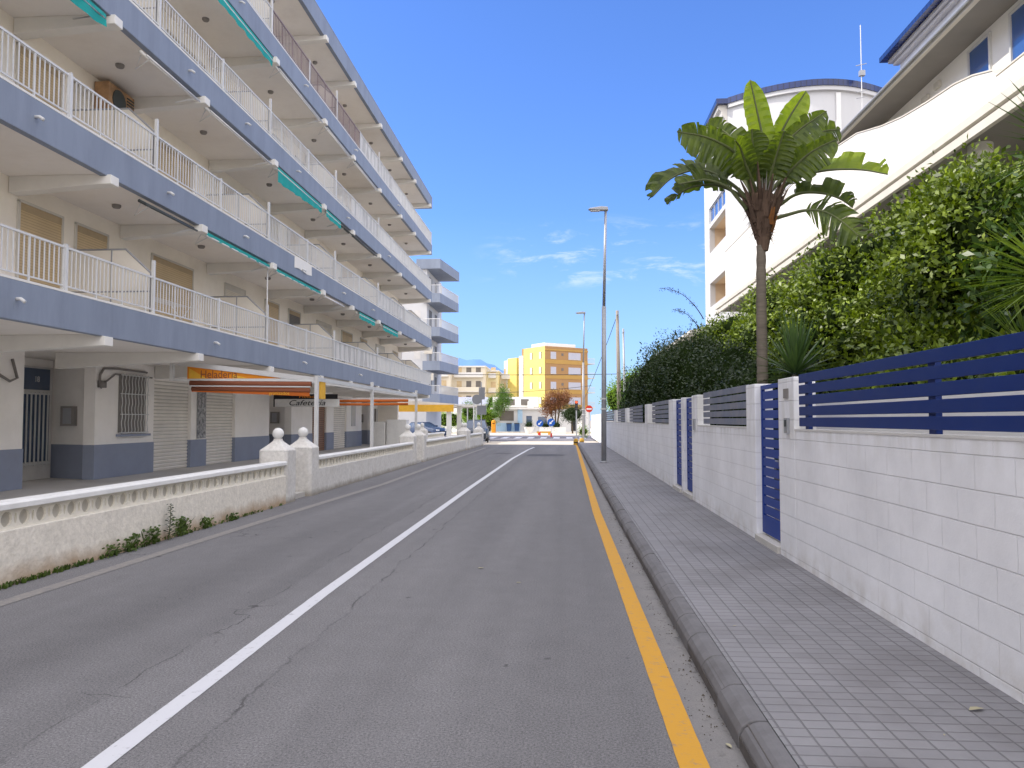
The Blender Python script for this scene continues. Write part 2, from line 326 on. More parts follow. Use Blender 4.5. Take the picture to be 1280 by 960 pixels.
M['whiteline'] = worn_paint('white road paint', (.57, .575, .60), (.30, .43))
M['yellowline'] = worn_paint('yellow road paint', (.52, .265, .018), (.28, .46))
M['fadedline'] = worn_paint('faded cream road paint', (.36, .33, .26), (.35, .7), .75)

# ------------------------------------------------------------------ mesh builder
class MB:
    def __init__(s): s.v = []; s.f = []; s.mi = []
    def quad(s, a, b, c, d, m=0):
        n = len(s.v); s.v += [tuple(a), tuple(b), tuple(c), tuple(d)]; s.f.append((n, n+1, n+2, n+3)); s.mi.append(m)
    def poly(s, pts, m=0):
        n = len(s.v); s.v += [tuple(p) for p in pts]; s.f.append(tuple(range(n, n+len(pts)))); s.mi.append(m)
    def box(s, x0, x1, y0, y1, z0, z1, m=0):
        if x0 > x1: x0, x1 = x1, x0
        if y0 > y1: y0, y1 = y1, y0
        n = len(s.v)
        s.v += [(x0,y0,z0),(x1,y0,z0),(x1,y1,z0),(x0,y1,z0),(x0,y0,z1),(x1,y0,z1),(x1,y1,z1),(x0,y1,z1)]
        for f in ((0,3,2,1),(4,5,6,7),(0,1,5,4),(1,2,6,5),(2,3,7,6),(3,0,4,7)):
            s.f.append(tuple(n+i for i in f)); s.mi.append(m)
        return s
    def tube(s, pts, r, seg=8, m=0, caps=True):
        """round bar along points; r a number or a list"""
        pts = [Vector(p) for p in pts]; k = len(pts)
        rs = r if isinstance(r, (list, tuple)) else [r]*k
        n = len(s.v); up = None
        for i, p in enumerate(pts):
            t = (pts[min(i+1,k-1)] - pts[max(i-1,0)]).normalized()
            if up is None: up = t.orthogonal().normalized()
            up = (up - t*up.dot(t)).normalized(); sd = t.cross(up)
            for j in range(seg):
                a = 2*PI*j/seg; s.v.append(tuple(p + up*math.cos(a)*rs[i] + sd*math.sin(a)*rs[i]))
        for i in range(k-1):
            for j in range(seg):
                a = n+i*seg+j; b = n+i*seg+(j+1)%seg
                s.f.append((a,b,b+seg,a+seg)); s.mi.append(m)
        if caps:
            s.f.append(tuple(n+j for j in reversed(range(seg)))); s.mi.append(m)
            s.f.append(tuple(n+(k-1)*seg+j for j in range(seg))); s.mi.append(m)
        return s
    def lathe(s, c, prof, seg=20, m=0):
        n = len(s.v)
        for r, z in prof:
            for j in range(seg):
                a = 2*PI*j/seg; s.v.append((c[0]+r*math.cos(a), c[1]+r*math.sin(a), c[2]+z))
        for i in range(len(prof)-1):
            for j in range(seg):
                a = n+i*seg+j; b = n+i*seg+(j+1)%seg
                s.f.append((a,b,b+seg,a+seg)); s.mi.append(m)
        s.f.append(tuple(n+j for j in reversed(range(seg)))); s.mi.append(m)
        s.f.append(tuple(n+(len(prof)-1)*seg+j for j in range(seg))); s.mi.append(m)
        return s
    def prism(s, poly, axis, a0, a1, m=0):
        """extrude a 2-D outline along an axis: axis 'Y' -> (x,z), 'X' -> (y,z), 'Z' -> (x,y)"""
        def P(p, a):
            return {'Y': (p[0], a, p[1]), 'X': (a, p[0], p[1]), 'Z': (p[0], p[1], a)}[axis]
        n = len(s.v); k = len(poly)
        s.v += [P(p, a0) for p in poly] + [P(p, a1) for p in poly]
        for i in range(k):
            j = (i+1) % k; s.f.append((n+i, n+j, n+k+j, n+k+i)); s.mi.append(m)
        s.f.append(tuple(n+i for i in reversed(range(k)))); s.mi.append(m)
        s.f.append(tuple(n+k+i for i in range(k))); s.mi.append(m)
        return s

def obj(name, mb, mats, parent=None, smooth=False, bevel=0, label=None, loc=None):
    me = bpy.data.meshes.new(name)
    me.from_pydata(mb.v, [], mb.f)
    mats = mats if isinstance(mats, (list, tuple)) else [mats]
    for m in mats: me.materials.append(m)
    if len(mats) > 1: me.polygons.foreach_set('material_index', mb.mi)
    if smooth: me.polygons.foreach_set('use_smooth', [True]*len(me.polygons))
    me.validate(); me.update()
    import bmesh
    bm = bmesh.new(); bm.from_mesh(me); bmesh.ops.recalc_face_normals(bm, faces=bm.faces); bm.to_mesh(me); bm.free()
    o = bpy.data.objects.new(name, me); C.objects.link(o)
    if bevel:
        bv = o.modifiers.new('bevel', 'BEVEL'); bv.width = bevel; bv.segments = 2; bv.limit_method = 'ANGLE'
    if parent:
        o.parent = parent
        o.matrix_parent_inverse = Matrix.Translation(-parent.location) if parent.rotation_euler.z == 0 else (Matrix.Translation(parent.location) @ Matrix.Rotation(parent.rotation_euler.z, 4, 'Z')).inverted()
    if label: o['label'] = label
    return o
def tag(o, label, cat, group=None):
    o['label'] = label; o['category'] = cat
    if group: o['group'] = group
    return o
def thing(name, label, cat, loc=(0, 0, 0), group=None):
    o = bpy.data.objects.new(name, None); C.objects.link(o); o.location = loc; o.empty_display_size = .2
    return tag(o, label, cat, group)
def struct(name, mb, m, **k):
    o = obj(name, mb, m, **k); o['kind'] = 'structure'; return o
def dup(root, loc, rotz=None, label=None):
    r = root.copy(); C.objects.link(r); r.location = loc
    if rotz is not None: r.rotation_euler.z = rotz
    if label: r['label'] = label
    for ch in list(root.children):
        c = ch.copy(); C.objects.link(c); c.parent = r
        for g in list(ch.children):
            d = g.copy(); C.objects.link(d); d.parent = c
    return r

def text_mesh(name, s, size, m, parent, mtx, extrude=.004, shear=0, squash=1.0):
    cu = bpy.data.curves.new(name, 'FONT'); cu.body = s; cu.size = size; cu.extrude = extrude; cu.align_x = 'CENTER'; cu.align_y = 'CENTER'; cu.shear = shear
    o = bpy.data.objects.new(name, cu); C.objects.link(o)
    dg = bpy.context.evaluated_depsgraph_get(); dg.update()
    me = bpy.data.meshes.new_from_object(o.evaluated_get(dg))
    bpy.data.objects.remove(o); bpy.data.curves.remove(cu)
    me.transform(Matrix.Diagonal((squash, 1, 1, 1))); me.transform(mtx); me.materials.clear(); me.materials.append(m)
    t = bpy.data.objects.new(name, me); C.objects.link(t)
    if parent:
        t.parent = parent; t.matrix_parent_inverse = Matrix.Translation(-parent.location)
    return t
def face_minus_y(x, y, z): return Matrix.Translation((x, y, z)) @ Matrix.Rotation(PI/2, 4, 'X')
def face_plus_x(x, y, z): return Matrix.Translation((x, y, z)) @ Matrix.Rotation(PI/2, 4, 'Z') @ Matrix.Rotation(PI/2, 4, 'X')

# ------------------------------------------------------------------ camera, light, sky
f = 960.0
yaw = math.atan2(65, f); pitch = math.atan2(45, math.hypot(f, 65))
cam = bpy.data.cameras.new('camera'); co = bpy.data.objects.new('camera', cam); C.objects.link(co)
cam.sensor_fit = 'HORIZONTAL'; cam.sensor_width = 36; cam.lens = 36*f/1280; cam.clip_end = 12000; cam.clip_start = .05
co.location = (0, 0, 1.6); co.rotation_euler = (PI/2 + pitch, 0, yaw)
scene.camera = co
SUN = Vector((-.985, -.07, 0)).normalized(); EL = R(44)
sunv = Vector((SUN.x*math.cos(EL), SUN.y*math.cos(EL), math.sin(EL)))
sl = bpy.data.lights.new('sun', 'SUN'); sl.energy = 5.0; sl.angle = R(.53); sl.color = (1, .93, .82)
so = bpy.data.objects.new('sun', sl); C.objects.link(so); so.rotation_euler = sunv.to_track_quat('Z', 'Y').to_euler(); so.location = (-30, 0, 60)
w = bpy.data.worlds.new('World'); scene.world = w; w.use_nodes = True
nt = w.node_tree; N, L = nt.nodes, nt.links
bg = N['Background']; sky = N.new('ShaderNodeTexSky'); sky.sky_type = 'NISHITA'; sky.sun_disc = False
sky.sun_elevation = EL; sky.sun_rotation = math.atan2(SUN.x, SUN.y); sky.altitude = 0; sky.air_density = 1.0; sky.dust_density = .4; sky.ozone_density = 1.5
tint = N.new('ShaderNodeVectorMath'); tint.operation = 'MULTIPLY'; tint.inputs[1].default_value = (.76, 1.09, 1.80)
L.new(sky.outputs[0], tint.inputs[0])
tc = N.new('ShaderNodeTexCoord'); sep = N.new('ShaderNodeSeparateXYZ'); L.new(tc.outputs['Generated'], sep.inputs[0])
def wm(op, a, b=None, c=None):
    n = N.new('ShaderNodeMath'); n.operation = op
    for i, v in enumerate((a, b, c)):
        if v is None: continue
        if isinstance(v, (int, float)): n.inputs[i].default_value = v
        else: L.new(v, n.inputs[i])
    return n.outputs[0]
def wr(v, a, b, c, d, smooth=True):
    r = N.new('ShaderNodeMapRange'); r.interpolation_type = 'SMOOTHSTEP' if smooth else 'LINEAR'
    r.inputs['From Min'].default_value = a; r.inputs['From Max'].default_value = b; r.inputs['To Min'].default_value = c; r.inputs['To Max'].default_value = d
    L.new(v, r.inputs['Value']); return r.outputs[0]
ax = wm('DIVIDE', sep.outputs['X'], wm('MAXIMUM', sep.outputs['Y'], .05)); az_ = wm('DIVIDE', sep.outputs['Z'], wm('MAXIMUM', sep.outputs['Y'], .05))
cv = N.new('ShaderNodeCombineXYZ'); L.new(ax, cv.inputs[0]); L.new(wm('MULTIPLY', az_, 3.4), cv.inputs[1])
cn = N.new('ShaderNodeTexNoise'); cn.inputs['Scale'].default_value = 13; cn.inputs['Detail'].default_value = 9; cn.inputs['Roughness'].default_value = .62
cn.inputs['Distortion'].default_value = .4
L.new(cv.outputs[0], cn.inputs['Vector'])
cl = wr(cn.outputs['Fac'], .50, .72, 0, .62)
cl = wm('MULTIPLY', cl, wm('MULTIPLY', wr(az_, .165, .19, 0, 1), wr(az_, .225, .275, 1, 0)))
cl = wm('MULTIPLY', cl, wm('MULTIPLY', wr(ax, -.13, -.02, 0, 1), wr(ax, .25, .4, 1, .5)))
cmx = N.new('ShaderNodeMix'); cmx.data_type = 'RGBA'; L.new(cl, cmx.inputs['Factor']); hzm = N.new('ShaderNodeMix'); hzm.data_type = 'RGBA'; L.new(wr(sep.outputs['Z'], 0, .26, .6, 0, False), hzm.inputs['Factor']); L.new(tint.outputs[0], hzm.inputs['A']); hzm.inputs['B'].default_value = (3.1, 4.6, 6.4, 1)
L.new(hzm.outputs['Result'], cmx.inputs['A']); cmx.inputs['B'].default_value = (7, 7.6, 8.6, 1)
# bright veil added unseen overhead and behind as fill light, blue sky ahead
fill_veil = wm('MAXIMUM', wr(sep.outputs['Z'], .60, .82, 0, 1), wr(sep.outputs['Y'], .12, -.25, 0, 1))
vn = N.new('ShaderNodeTexNoise'); vn.inputs['Scale'].default_value = 2.2; vn.inputs['Detail'].default_value = 6; L.new(tc.outputs['Generated'], vn.inputs['Vector'])
fill_veil = wm('MULTIPLY', fill_veil, wr(vn.outputs['Fac'], .3, .62, .8, 1))
vmx = N.new('ShaderNodeMix'); vmx.data_type = 'RGBA'; L.new(fill_veil, vmx.inputs['Factor']); L.new(cmx.outputs['Result'], vmx.inputs['A']); vmx.inputs['B'].default_value = (16.0, 15.6, 16.3, 1)
L.new(vmx.outputs['Result'], bg.inputs['Color']); bg.inputs['Strength'].default_value = .15
CLOUD, TINT = cmx, tint
scene.view_settings.view_transform = 'Standard'; scene.view_settings.look = 'None'; scene.view_settings.exposure = 0; scene.view_settings.gamma = 1
scene.render.engine = 'CYCLES'; scene.cycles.max_bounces = 8; scene.cycles.diffuse_bounces = 6; scene.cycles.transparent_max_bounces = 8
scene.cycles.use_denoising = True

# ------------------------------------------------------------------ ground
def sheet(x0, x1, y0, y1, z): b = MB(); b.quad((x0,y0,z),(x1,y0,z),(x1,y1,z),(x0,y1,z)); return b
struct('ground', sheet(-4000, 4000, -400, 9000, -.012), M['ground'])
struct('road', sheet(-5.75, .86, -8, 50.3, 0), M['road'])
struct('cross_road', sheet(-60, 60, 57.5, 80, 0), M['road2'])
M['sunlit_band'] = mat('asphalt painted sunlit cream', (.56, .50, .40), .9, .1, .8, .003, 40, dirt=(.40, .31, .27), dirt_amt=.5)  # sunlit asphalt bands, their sunlight put into a cream colour
struct('near_sunlit_band', sheet(-60, 60, 50.3, 57.5, 0), M['sunlit_band']); struct('far_sunlit_band', sheet(-60, 60, 80, 97, 0), M['sunlit_band'])
b = MB(); b.box(-13.6, -5.42, -8, 56, -.01, .1); struct('terrace', b, M['terrace'])
# pavement and kerb
b = MB(); b.box(.985, 2.62, -8, 50.2, -.01, .14); struct('pavement', b, M['paving'])
b = MB(); y = -6.0; rnd = random.Random(3)
while y < 50:
    l = .52; dx = rnd.uniform(-.006, .006); dz = rnd.uniform(-.005, .004)
    prof = [(.845+dx, -.02), (.845+dx, .075+dz), (.865+dx, .108+dz), (.905+dx, .135+dz), (.935+dx, .142+dz), (.983, .142+dz), (.983, -.02)]
    b.prism(prof, 'Y', y+.006, y+l-.006); y += l
struct('kerb', b, M['kerb'], bevel=.006)
b = MB(); b.box(.885, .981, -6, 49.9, -.015, .118); b.box(.8465, .885, -6, 49.9, -.015, .06); struct('kerb_mortar', b, mat('kerb mortar', (.10, .09, .085), .95, .2, 12))
b = MB(); b.box(-70, 14, 97, 130, -.01, .13); struct('far_pavement', b, M['pale'])
# painted markings, 4 mm above the asphalt
def strip(pts, wd, z):
    b = MB()
    for (xa, ya), (xb, yb) in zip(pts, pts[1:]):
        n = max(1, int((yb-ya)/.11)) if ya < 20 else max(1, int((yb-ya)/.5)); r_ = random.Random(int(xa*100)+int(ya))
        jl = [r_.uniform(-.0016, .0016) for _ in range(n+1)]; jr = [r_.uniform(-.0016, .0016) for _ in range(n+1)]; jl[0] = jr[0] = jl[-1] = jr[-1] = 0
        for i in range(n):
            t0, t1 = i/n, (i+1)/n
            x0, y0, x1, y1 = xa+(xb-xa)*t0, ya+(yb-ya)*t0, xa+(xb-xa)*t1, ya+(yb-ya)*t1
            b.quad((x0-wd/2+jl[i],y0,z),(x0+wd/2+jr[i],y0,z),(x1+wd/2+jr[i+1],y1,z),(x1-wd/2+jl[i+1],y1,z))
    return b
struct('centre_line', strip([(-2.16,-6),(-2.16,3.5),(-2.22,7),(-2.22,18),(-2.14,32),(-1.92,41.5),(-1.75,45)], .12, .004), M['whiteline'])
struct('yellow_line', strip([(.595,-6),(.595,3.7),(.56,13.5),(.66,28),(.77,44),(.8,49.5)], .14, .004), M['yellowline'])
struct('edge_line', strip([(-4.95,-6),(-4.9,6.5),(-4.78,11.2),(-4.5,19),(-4.55,28),(-4.5,44)], .16, .004), M['fadedline'])
b = MB(); b.poly([(-1.7, 34.2, .004), (-.9, 33.9, .004), (-.1, 34.3, .004), (.1, 35.4, .004), (-.6, 36.2, .004), (-1.6, 35.9, .004)]); struct('asphalt_patch', b, mat('dark asphalt patch', (.085, .083, .088), .85, .2, 6, .004, 80))
b = MB(); b.poly([(-3.4, 36.2, .004), (-2.6, 36.0, .004), (-2.4, 37.0, .004), (-3.2, 37.4, .004)]); struct('asphalt_patch', b, M['road'] if False else mat('dark asphalt repair', (.10, .097, .10), .85, .2, 6, .004, 80))
b = MB()
for i in range(11):
    b.quad((-9+i*1.15,66.5,.004),(-8.45+i*1.15,66.5,.004),(-8.45+i*1.15,71.5,.004),(-9+i*1.15,71.5,.004))
struct('zebra_crossing', b, M['whiteline'])

# ------------------------------------------------------------------ left apartment block
XB, XW, XG = -8.4, -10.3, -11.8          # balcony face, upper wall, ground-floor wall
Y0, Y1 = -6.0, 48.3
FB = [3.13, 6.1, 9.12, 12.15, 15.15]      # undersides of the balcony fascias
BY = [-3.2, 1.2, 5.4, 9.2, 13.55, 17.15, 21.5, 26.1, 29.8, 34.2, 38.7, 42.4, 47.3]
blk = thing('apartment_block', 'long white apartment block with five blue grey balcony bands left of the street', 'apartment block', (-12, 20, .1))
def P_(name, b, m, **k): return obj(name, b, m, blk, **k)
b = MB()
for i in range(4): b.box(XW-.25, XW, Y0, Y1, FB[i]+.45, FB[i+1]+.05)
b.box(-20, XW-.2, Y1-.3, Y1, .1, 15.6); b.box(-20, XW-.25, Y0, Y0+.3, .1, 15.6); b.box(-20.3, -20, Y0, Y1, .1, 15.6)
P_('upper_wall', b, M['upwall'])
for i, z in enumerate(FB):
    b = MB(); top = i == 4
    b.box(-20 if top else XG-2, XB-.14, Y0+.02, Y1-.02, z+.03, z+.48); P_('floor_slab', b, M['soffit'])
    b = MB(); b.box(XB-.14, XB, Y0, Y1, z, z+.62+(.05 if top else 0)); P_('fascia', b, M['fascia'], bevel=.012)
    b = MB(); b.box(XB-.17, XB+.0, Y0, Y1, z+.622+(.05 if top else 0), z+.66+(.05 if top else 0)); P_('fascia_coping', b, M['fascia'] if top else M['beam'])
    # end fascia
    b = MB(); b.box(XW, XB-.142, Y1-.12, Y1, z, z+.62); P_('end_fascia', b, M['fascia'])
    for y in BY:
        b = MB()
        if i == 0:
            prof = [(XB+.05, z-.17), (XB+.05, z-.002), (XB-.14, z+.03), (XG+.02, z+.03), (XG+.02, z-.34), (XB-.6, z-.2)]
        else:
            prof = [(XB+.09, z-.15), (XB+.09, z+.02), (XB+.002, z+.02), (XB-.001, z-.002), (XB-.14, z-.002), (XB-.14, z+.03), (XW+.01, z+.03), (XW+.01, z-.28), (XB-.35, z-.17)]
        b.prism(prof, 'Y', y-.13, y+.13); P_('beam', b, M['beam'] if False else M['beam'], bevel=.01)
# spouts on the fascias
for i, ys in enumerate(([11.2, 17.9, 24.2, 31], [11.5, 15.6, 19.5, 24, 28.5, 33], [11, 16.4, 19.5, 23.4, 29, 36], [14, 19, 24, 30, 38])):
    for y in ys:
        b = MB(); b.tube([(XB-.02, y, FB[i]+.33), (XB+.07, y, FB[i]+.33), (XB+.14, y, FB[i]+.28)], .028, 8)
        P_('drain_spout', b, M['white_metal'], smooth=True)
# balcony railings, one per bay between posts
PY = [-2, 2.5, 6.6, 9.8, 12.4, 15.2, 18.2, 21.3, 24.6, 27.7, 31, 34.3, 37, 40.2, 44.2, 48.2]
for i in range(4):
    zt, zb = FB[i]+1.42, FB[i]+.73
    for k in range(len(PY)-1):
        y0, y1 = PY[k]+.03, PY[k+1]-.03
        b = MB(); xr = XB-.05
        b.box(xr-.018, xr+.018, y0, y1, zt-.035, zt); b.box(xr-.012, xr+.012, y0, y1, zb, zb+.025)
        n = int((y1-y0)/.118)
        for j in range(n+1):
            y = y0+.02+(y1-y0-.04)*j/n
            major = (j % 7 == 0)
            b.box(xr-(.014 if major else .008), xr+(.014 if major else .008), y-(.014 if major else .009), y+(.014 if major else .009), (FB[i]+.6) if major else zb+.02, zt-.03)
        P_('railing', b, M['brown_metal'] if (i == 3 and 21 < y0 < 31) else M['white_metal'])
        b = MB(); b.box(xr-.03, xr+.03, PY[k+1]-.028, PY[k+1]+.028, FB[i]+.63, zt+.04+(.3 if k in (4, 6, 8, 10) else 0)); P_('railing_post', b, M['white_metal'])
# partitions between flats: metal frame with a frosted panel and a cut-off corner
frost = mat('frosted partition panel', (.74, .70, .62), .35, .05, 2)
for i in range(4):
    for y in (9.8, 15.2, 21.3, 27.7, 34.3, 40.2, 48.15 if i < 0 else 44.9):
        z0 = FB[i]+.5; zt = z0+1.50
        out = [(XB-.1, z0+.02), (XB-.1, z0+1.0), (XB-.65, zt), (XW+.01, zt), (XW+.01, z0+.02)]
        b = MB(); b.prism(out, 'Y', y-.008, y+.008); p = P_('partition', b, frost)
        b = MB()
        path = [(XB-.1, y, z0), (XB-.1, y, z0+1.0), (XB-.65, y, zt), (XW+.01, y, zt)]
        for a_, b_ in zip(path, path[1:]): b.tube([a_, b_], .022, 6)
        b.tube([(XB-.95, y, z0), (XB-.95, y, zt)], .02, 6); b.tube([(XB-.1, y, z0+.62), (XW+.01, y, z0+.62)], .02, 6)
        fr = obj('partition_frame', b, M['greymetal'], p)
# shutters and windows on the balconies
SH = [(9.9, 11.2, 'd', 't'), (13.72, 14.93, 'd', 't'), (15.42, 16.5, 'w', 't'), (18.43, 20.5, 'd', 't'), (22.6, 24.0, 'd', 'c'), (25.75, 26.95, 'd', 't'), (28.0, 29.2, 'w', 'k'), (31.3, 33.2, 'd', 'c'), (34.9, 36.6, 'd', 't'), (38.2, 39.4, 'w', 't'), (41.4, 43.3, 'd', 'c'), (45.6, 46.9, 'd', 't'), (3.2, 5, 'd', 't'), (6.5, 7.8, 'w', 't')]
M['boxtan'] = mat('tan shutter box', (.44, .34, .21), .6)
sm = {'t': M['tan_shutter'], 'c': M['cream_shutter'], 'k': M['dark_shutter']}
alt = {1: 'ctcttctctkctct', 2: 'tccttcctcttctc', 3: 'ctcctkcttcctct'}
for i in range(4):
    for q, (ya, yb, kd, mc) in enumerate(SH):
        if i: mc = alt[i][q]
        sh = 0 if i == 0 else (.5 if i == 2 else -.15)
        ya2, yb2 = ya+sh, yb+sh
        z0 = FB[i]+.5; zl = z0+(.03 if kd == 'd' else .9); zt = z0+2.12
        b = MB(); b.box(XW-.001, XW+.022, ya2, yb2, zl, zt-.16); s_ = P_('shutter', b, sm[mc])
        b = MB(); b.box(XW-.001, XW+.03, ya2, yb2, zt-.16, zt-.02); obj('shutter_box', b, M['boxtan'] if mc != 'c' else M['villatrim'], s_)
        b = MB()
        for yy in (ya2-.05, yb2): b.box(XW-.001, XW+.045, yy, yy+.05, zl-.02, zt)
        b.box(XW-.001, XW+.045, ya2-.05, yb2+.05, zt-.018, zt+.03)
        obj('frame', b, M['villatrim'], s_)
# round ceiling lights under the balconies
for i in range(1, 5):
    for y in (7.4, 11.4, 15.4, 19.2, 23.7, 28, 32, 36.5, 40.6, 45):
        b = MB(); b.lathe((XB-1.0, y, FB[i]+.03), [(.09, 0), (.09, -.04), (.07, -.07), (.02, -.08)], 14); P_('ceiling_light', b, mat('ceiling lamp %d%d' % (i, int(y)), (.30, .24, .15), .5) if False else M['villagrey'], smooth=False)
# ground floor
G = [(Y0, 16.04, 'pier'), (16.04, 18.62, 'recess'), (18.62, 21.4, 'wall'), (21.4, 23.62, 'roller'), (23.62, 24.66, 'pier'), (24.66, 26.9, 'roller'),
     (26.9, 30.1, 'wall'), (30.1, 32.62, 'recess'), (32.62, 35.4, 'wall'), (35.4, 37.57, 'brown'), (37.57, 38.75, 'pier'), (38.75, 41.1, 'roller'),
     (41.1, 44.2, 'wall'), (44.2, 46.7, 'recess'), (46.7, Y1, 'wall')]
zc = 3.15
for (ya, yb, kd) in G:
    if kd in ('wall', 'pier'):
        b = MB(); b.box(XG-.3, XG, ya, yb, .1, zc); P_('ground_wall', b, M['gwall'])
        b = MB(); b.box(XG-.29, XG+.018, ya-.018, yb+.018, .1, .97); P_('dado', b, M['dado'], bevel=.006)
    elif kd in ('roller', 'brown'):
        b = MB(); b.box(XG-.14, XG-.1, ya, yb, .1, 2.78); r_ = P_('roller_door', b, M['roller'] if kd == 'roller' else M['roller_brown'])
        b = MB()
        n = int(2.6/.105)
        for j in range(n): b.tube([(XG-.1, ya+.03, .17+j*.105), (XG-.1, yb-.03, .17+j*.105)], .027, 6)
        obj('door_slats', b, M['roller'] if kd == 'roller' else M['roller_brown'], r_)
        b = MB(); b.box(XG-.3, XG, ya, yb, 2.78, zc); P_('lintel', b, M['gwall'])
    else:
        xd = XG-1.55
        b = MB(); b.box(xd-.2, xd, ya-.3, yb+.9, .1, zc)
        b.box(xd, XG-.301, ya-.3, ya-.0, .1, zc)
        b.prism([(XG-.301, yb+.1129), (xd, yb+.6), (xd, yb+.9), (XG-.301, yb+.9)], 'Z', .1, zc)
        P_('recess_wall', b, M['gwall'])
        b = MB(); b.box(xd, xd+.015, ya+.01, yb+.58, .1, .97) if ya > 20 else None; b.prism([(XG-.32, yb+.10), (xd+.016, yb+.58), (xd+.016, yb+.596), (XG-.32, yb+.118)], 'Z', .1, .97); P_('recess_dado', b, M['dado'])
# entrance door in the first recess
b = MB(); b.box(-13.34, -13.28, 17.75, 19.12, .1, 2.95); d = P_('entrance_door', b, M['pale'])
b = MB(); b.box(-13.279, -13.27, 17.9, 19.0, .55, 2.28); b.box(-13.279, -13.27, 17.9, 19.0, 2.36, 2.9); obj('door_glass', b, M['glass'], d)
b = MB()
for j in range(7): yy = 17.98+j*.155; b.box(-13.26, -13.235, yy-.018, yy+.018, .45, 2.3)
for zz in (.5, 2.26): b.box(-13.262, -13.232, 17.86, 19.04, zz-.02, zz+.02)
obj('door_bars', b, M['white_metal'], d)
text_mesh('door_number', '18', .2, M['white_metal'], blk, face_plus_x(-13.262, 18.5, 2.62))
# intercom panels in the recesses
for yy in (18.6, 32.6, 46.68):
    b = MB(); b.box(-12.78, -12.42, yy+.12, yy+.33, 1.45, 1.95); q = P_('intercom', b, M['villagrey'])
    b = MB(); b.box(-12.71, -12.49, yy+.113, yy+.119, 1.5, 1.9); obj('intercom_face', b, M['greymetal'], q)
# barred window beside the entrance
b = MB(); b.box(XG-.001, XG+.012, 19.62, 20.95, 1.26, 2.82); wn_ = P_('window', b, M['villagrey'])
b = MB()
for j in range(9):
    y = 19.66+j*.156
    pts = [(XG+.09, y+.022*math.sin(k*1.7), 1.24+k*.1) for k in range(17)]
    b.tube(pts, .011, 6)
for zz in (1.26, 2.8, 1.75, 2.3): b.box(XG+.075, XG+.1, 19.6, 20.97, zz-.012, zz+.012)
obj('window_grille', b, M['white_metal'], wn_)
b = MB(); b.box(XG-.001, XG+.14, 19.55, 21.02, 1.16, 1.22); obj('sill', b, M['dado'], wn_)
# windows further along
for (ya, yb, z0, z1, m_) in ((42.05, 42.75, 1.25, 2.65, 'pale'), (48.0, 48.2, .4, 2.3, 'glass'), (47.1, 47.6, .3, 2.3, 'dark_shutter')):
    b = MB(); b.box(XG-.001, XG+.02, ya, yb, z0, z1); q = P_('window', b, M[m_])
    b = MB(); b.box(XG-.001, XG+.035, ya-.05, ya, z0, z1); b.box(XG-.001, XG+.035, yb, yb+.05, z0, z1); obj('frame', b, M['white_metal'], q)
# electric conduits by the entrance
b = MB()
b.tube([(XG+.05, 18.7, 2.55), (XG+.05, 18.72, 2.75), (XG+.04, 18.9, 2.92), (XG+.04, 19.5, 2.95), (XG+.05, 20.9, 2.93)], .03, 8)
b.tube([(XG+.06, 18.75, 2.4), (XG+.09, 18.8, 2.52), (XG+.05, 19.05, 2.62), (XG+.04, 19.4, 2.8), (XG+.04, 21.2, 2.8)], .022, 8)
b.tube([(XG+.06, 15.2, 2.55), (XG+.08, 15.5, 2.42), (XG+.06, 15.75, 2.5), (XG+.05, 15.6, 2.9)], .03, 8)
b.box(XG+.01, XG+.12, 18.68, 18.9, 2.42, 2.6)
P_('conduit', b, M['villagrey'], smooth=True)
# poster strip on the pier between the two roller doors
posters = mat('faded posters', (.42, .42, .42), .7, .9, 9, dirt=(.05, .06, .09), dirt_amt=.9, dirt_scale=5)
b = MB(); b.box(XG+.0185, XG+.026, 24.0, 24.6, 1.0, 2.7); P_('poster_column', b, posters)
# graffiti-like posters on brown shutter
b = MB(); b.box(-20, XW-.26, Y0, Y1, 15.82, 15.84); 

# ------------------------------------------------------------------ things on the block: air conditioners
def make_ac(loc, label):
    t = thing('air_conditioner', label, 'air conditioner', loc, 'air conditioner units on the apartment block')
    x, y, z = loc
    b = MB(); b.box(x, x+.34, y, y+1.0, z, z+.62); obj('case', b, M['ac_case'], t, bevel=.015)
    b = MB(); b.lathe((0, 0, 0), [(.25, 0), (.25, .02), (.2, .021)], 20)
    b.v = [(x+.34+p[2], y+.38+p[0], z+.31+p[1]) for p in b.v]; obj('fan_grille', b, M['darkmetal'], t)
    b = MB()
    for j in range(7): b.box(x+.345, x+.362, y+.68, y+.95, z+.08+j*.07, z+.11+j*.07)
    obj('vent', b, M['darkmetal'], t)
    b = MB(); b.box(x, x+.36, y+.1, y+.15, z-.05, z-.002); b.box(x, x+.36, y+.85, y+.9, z-.05, z-.002); b.box(x-.0, x+.04, y+.1, y+.14, z-.3, z-.052); b.box(x-.0, x+.04, y+.86, y+.9, z-.3, z-.052)
    obj('bracket', b, M['greymetal'], t)
    return t
M['ac_case'] = mat('off white appliance casing', (.58, .54, .46), .5, .08, 4)
rustcase = mat('rust stained casing', (.42, .25, .13), .6, .35, 5)
A0 = (XW+.02, 15.9, 8.42)
ac = make_ac(A0, 'rusty brown air conditioner below the ceiling of the second balcony level, nearest the viewer')
case0 = [c for c in ac.children if c.name.startswith('case')][0]; cleancase = case0.data.copy(); case0.data.materials[0] = rustcase
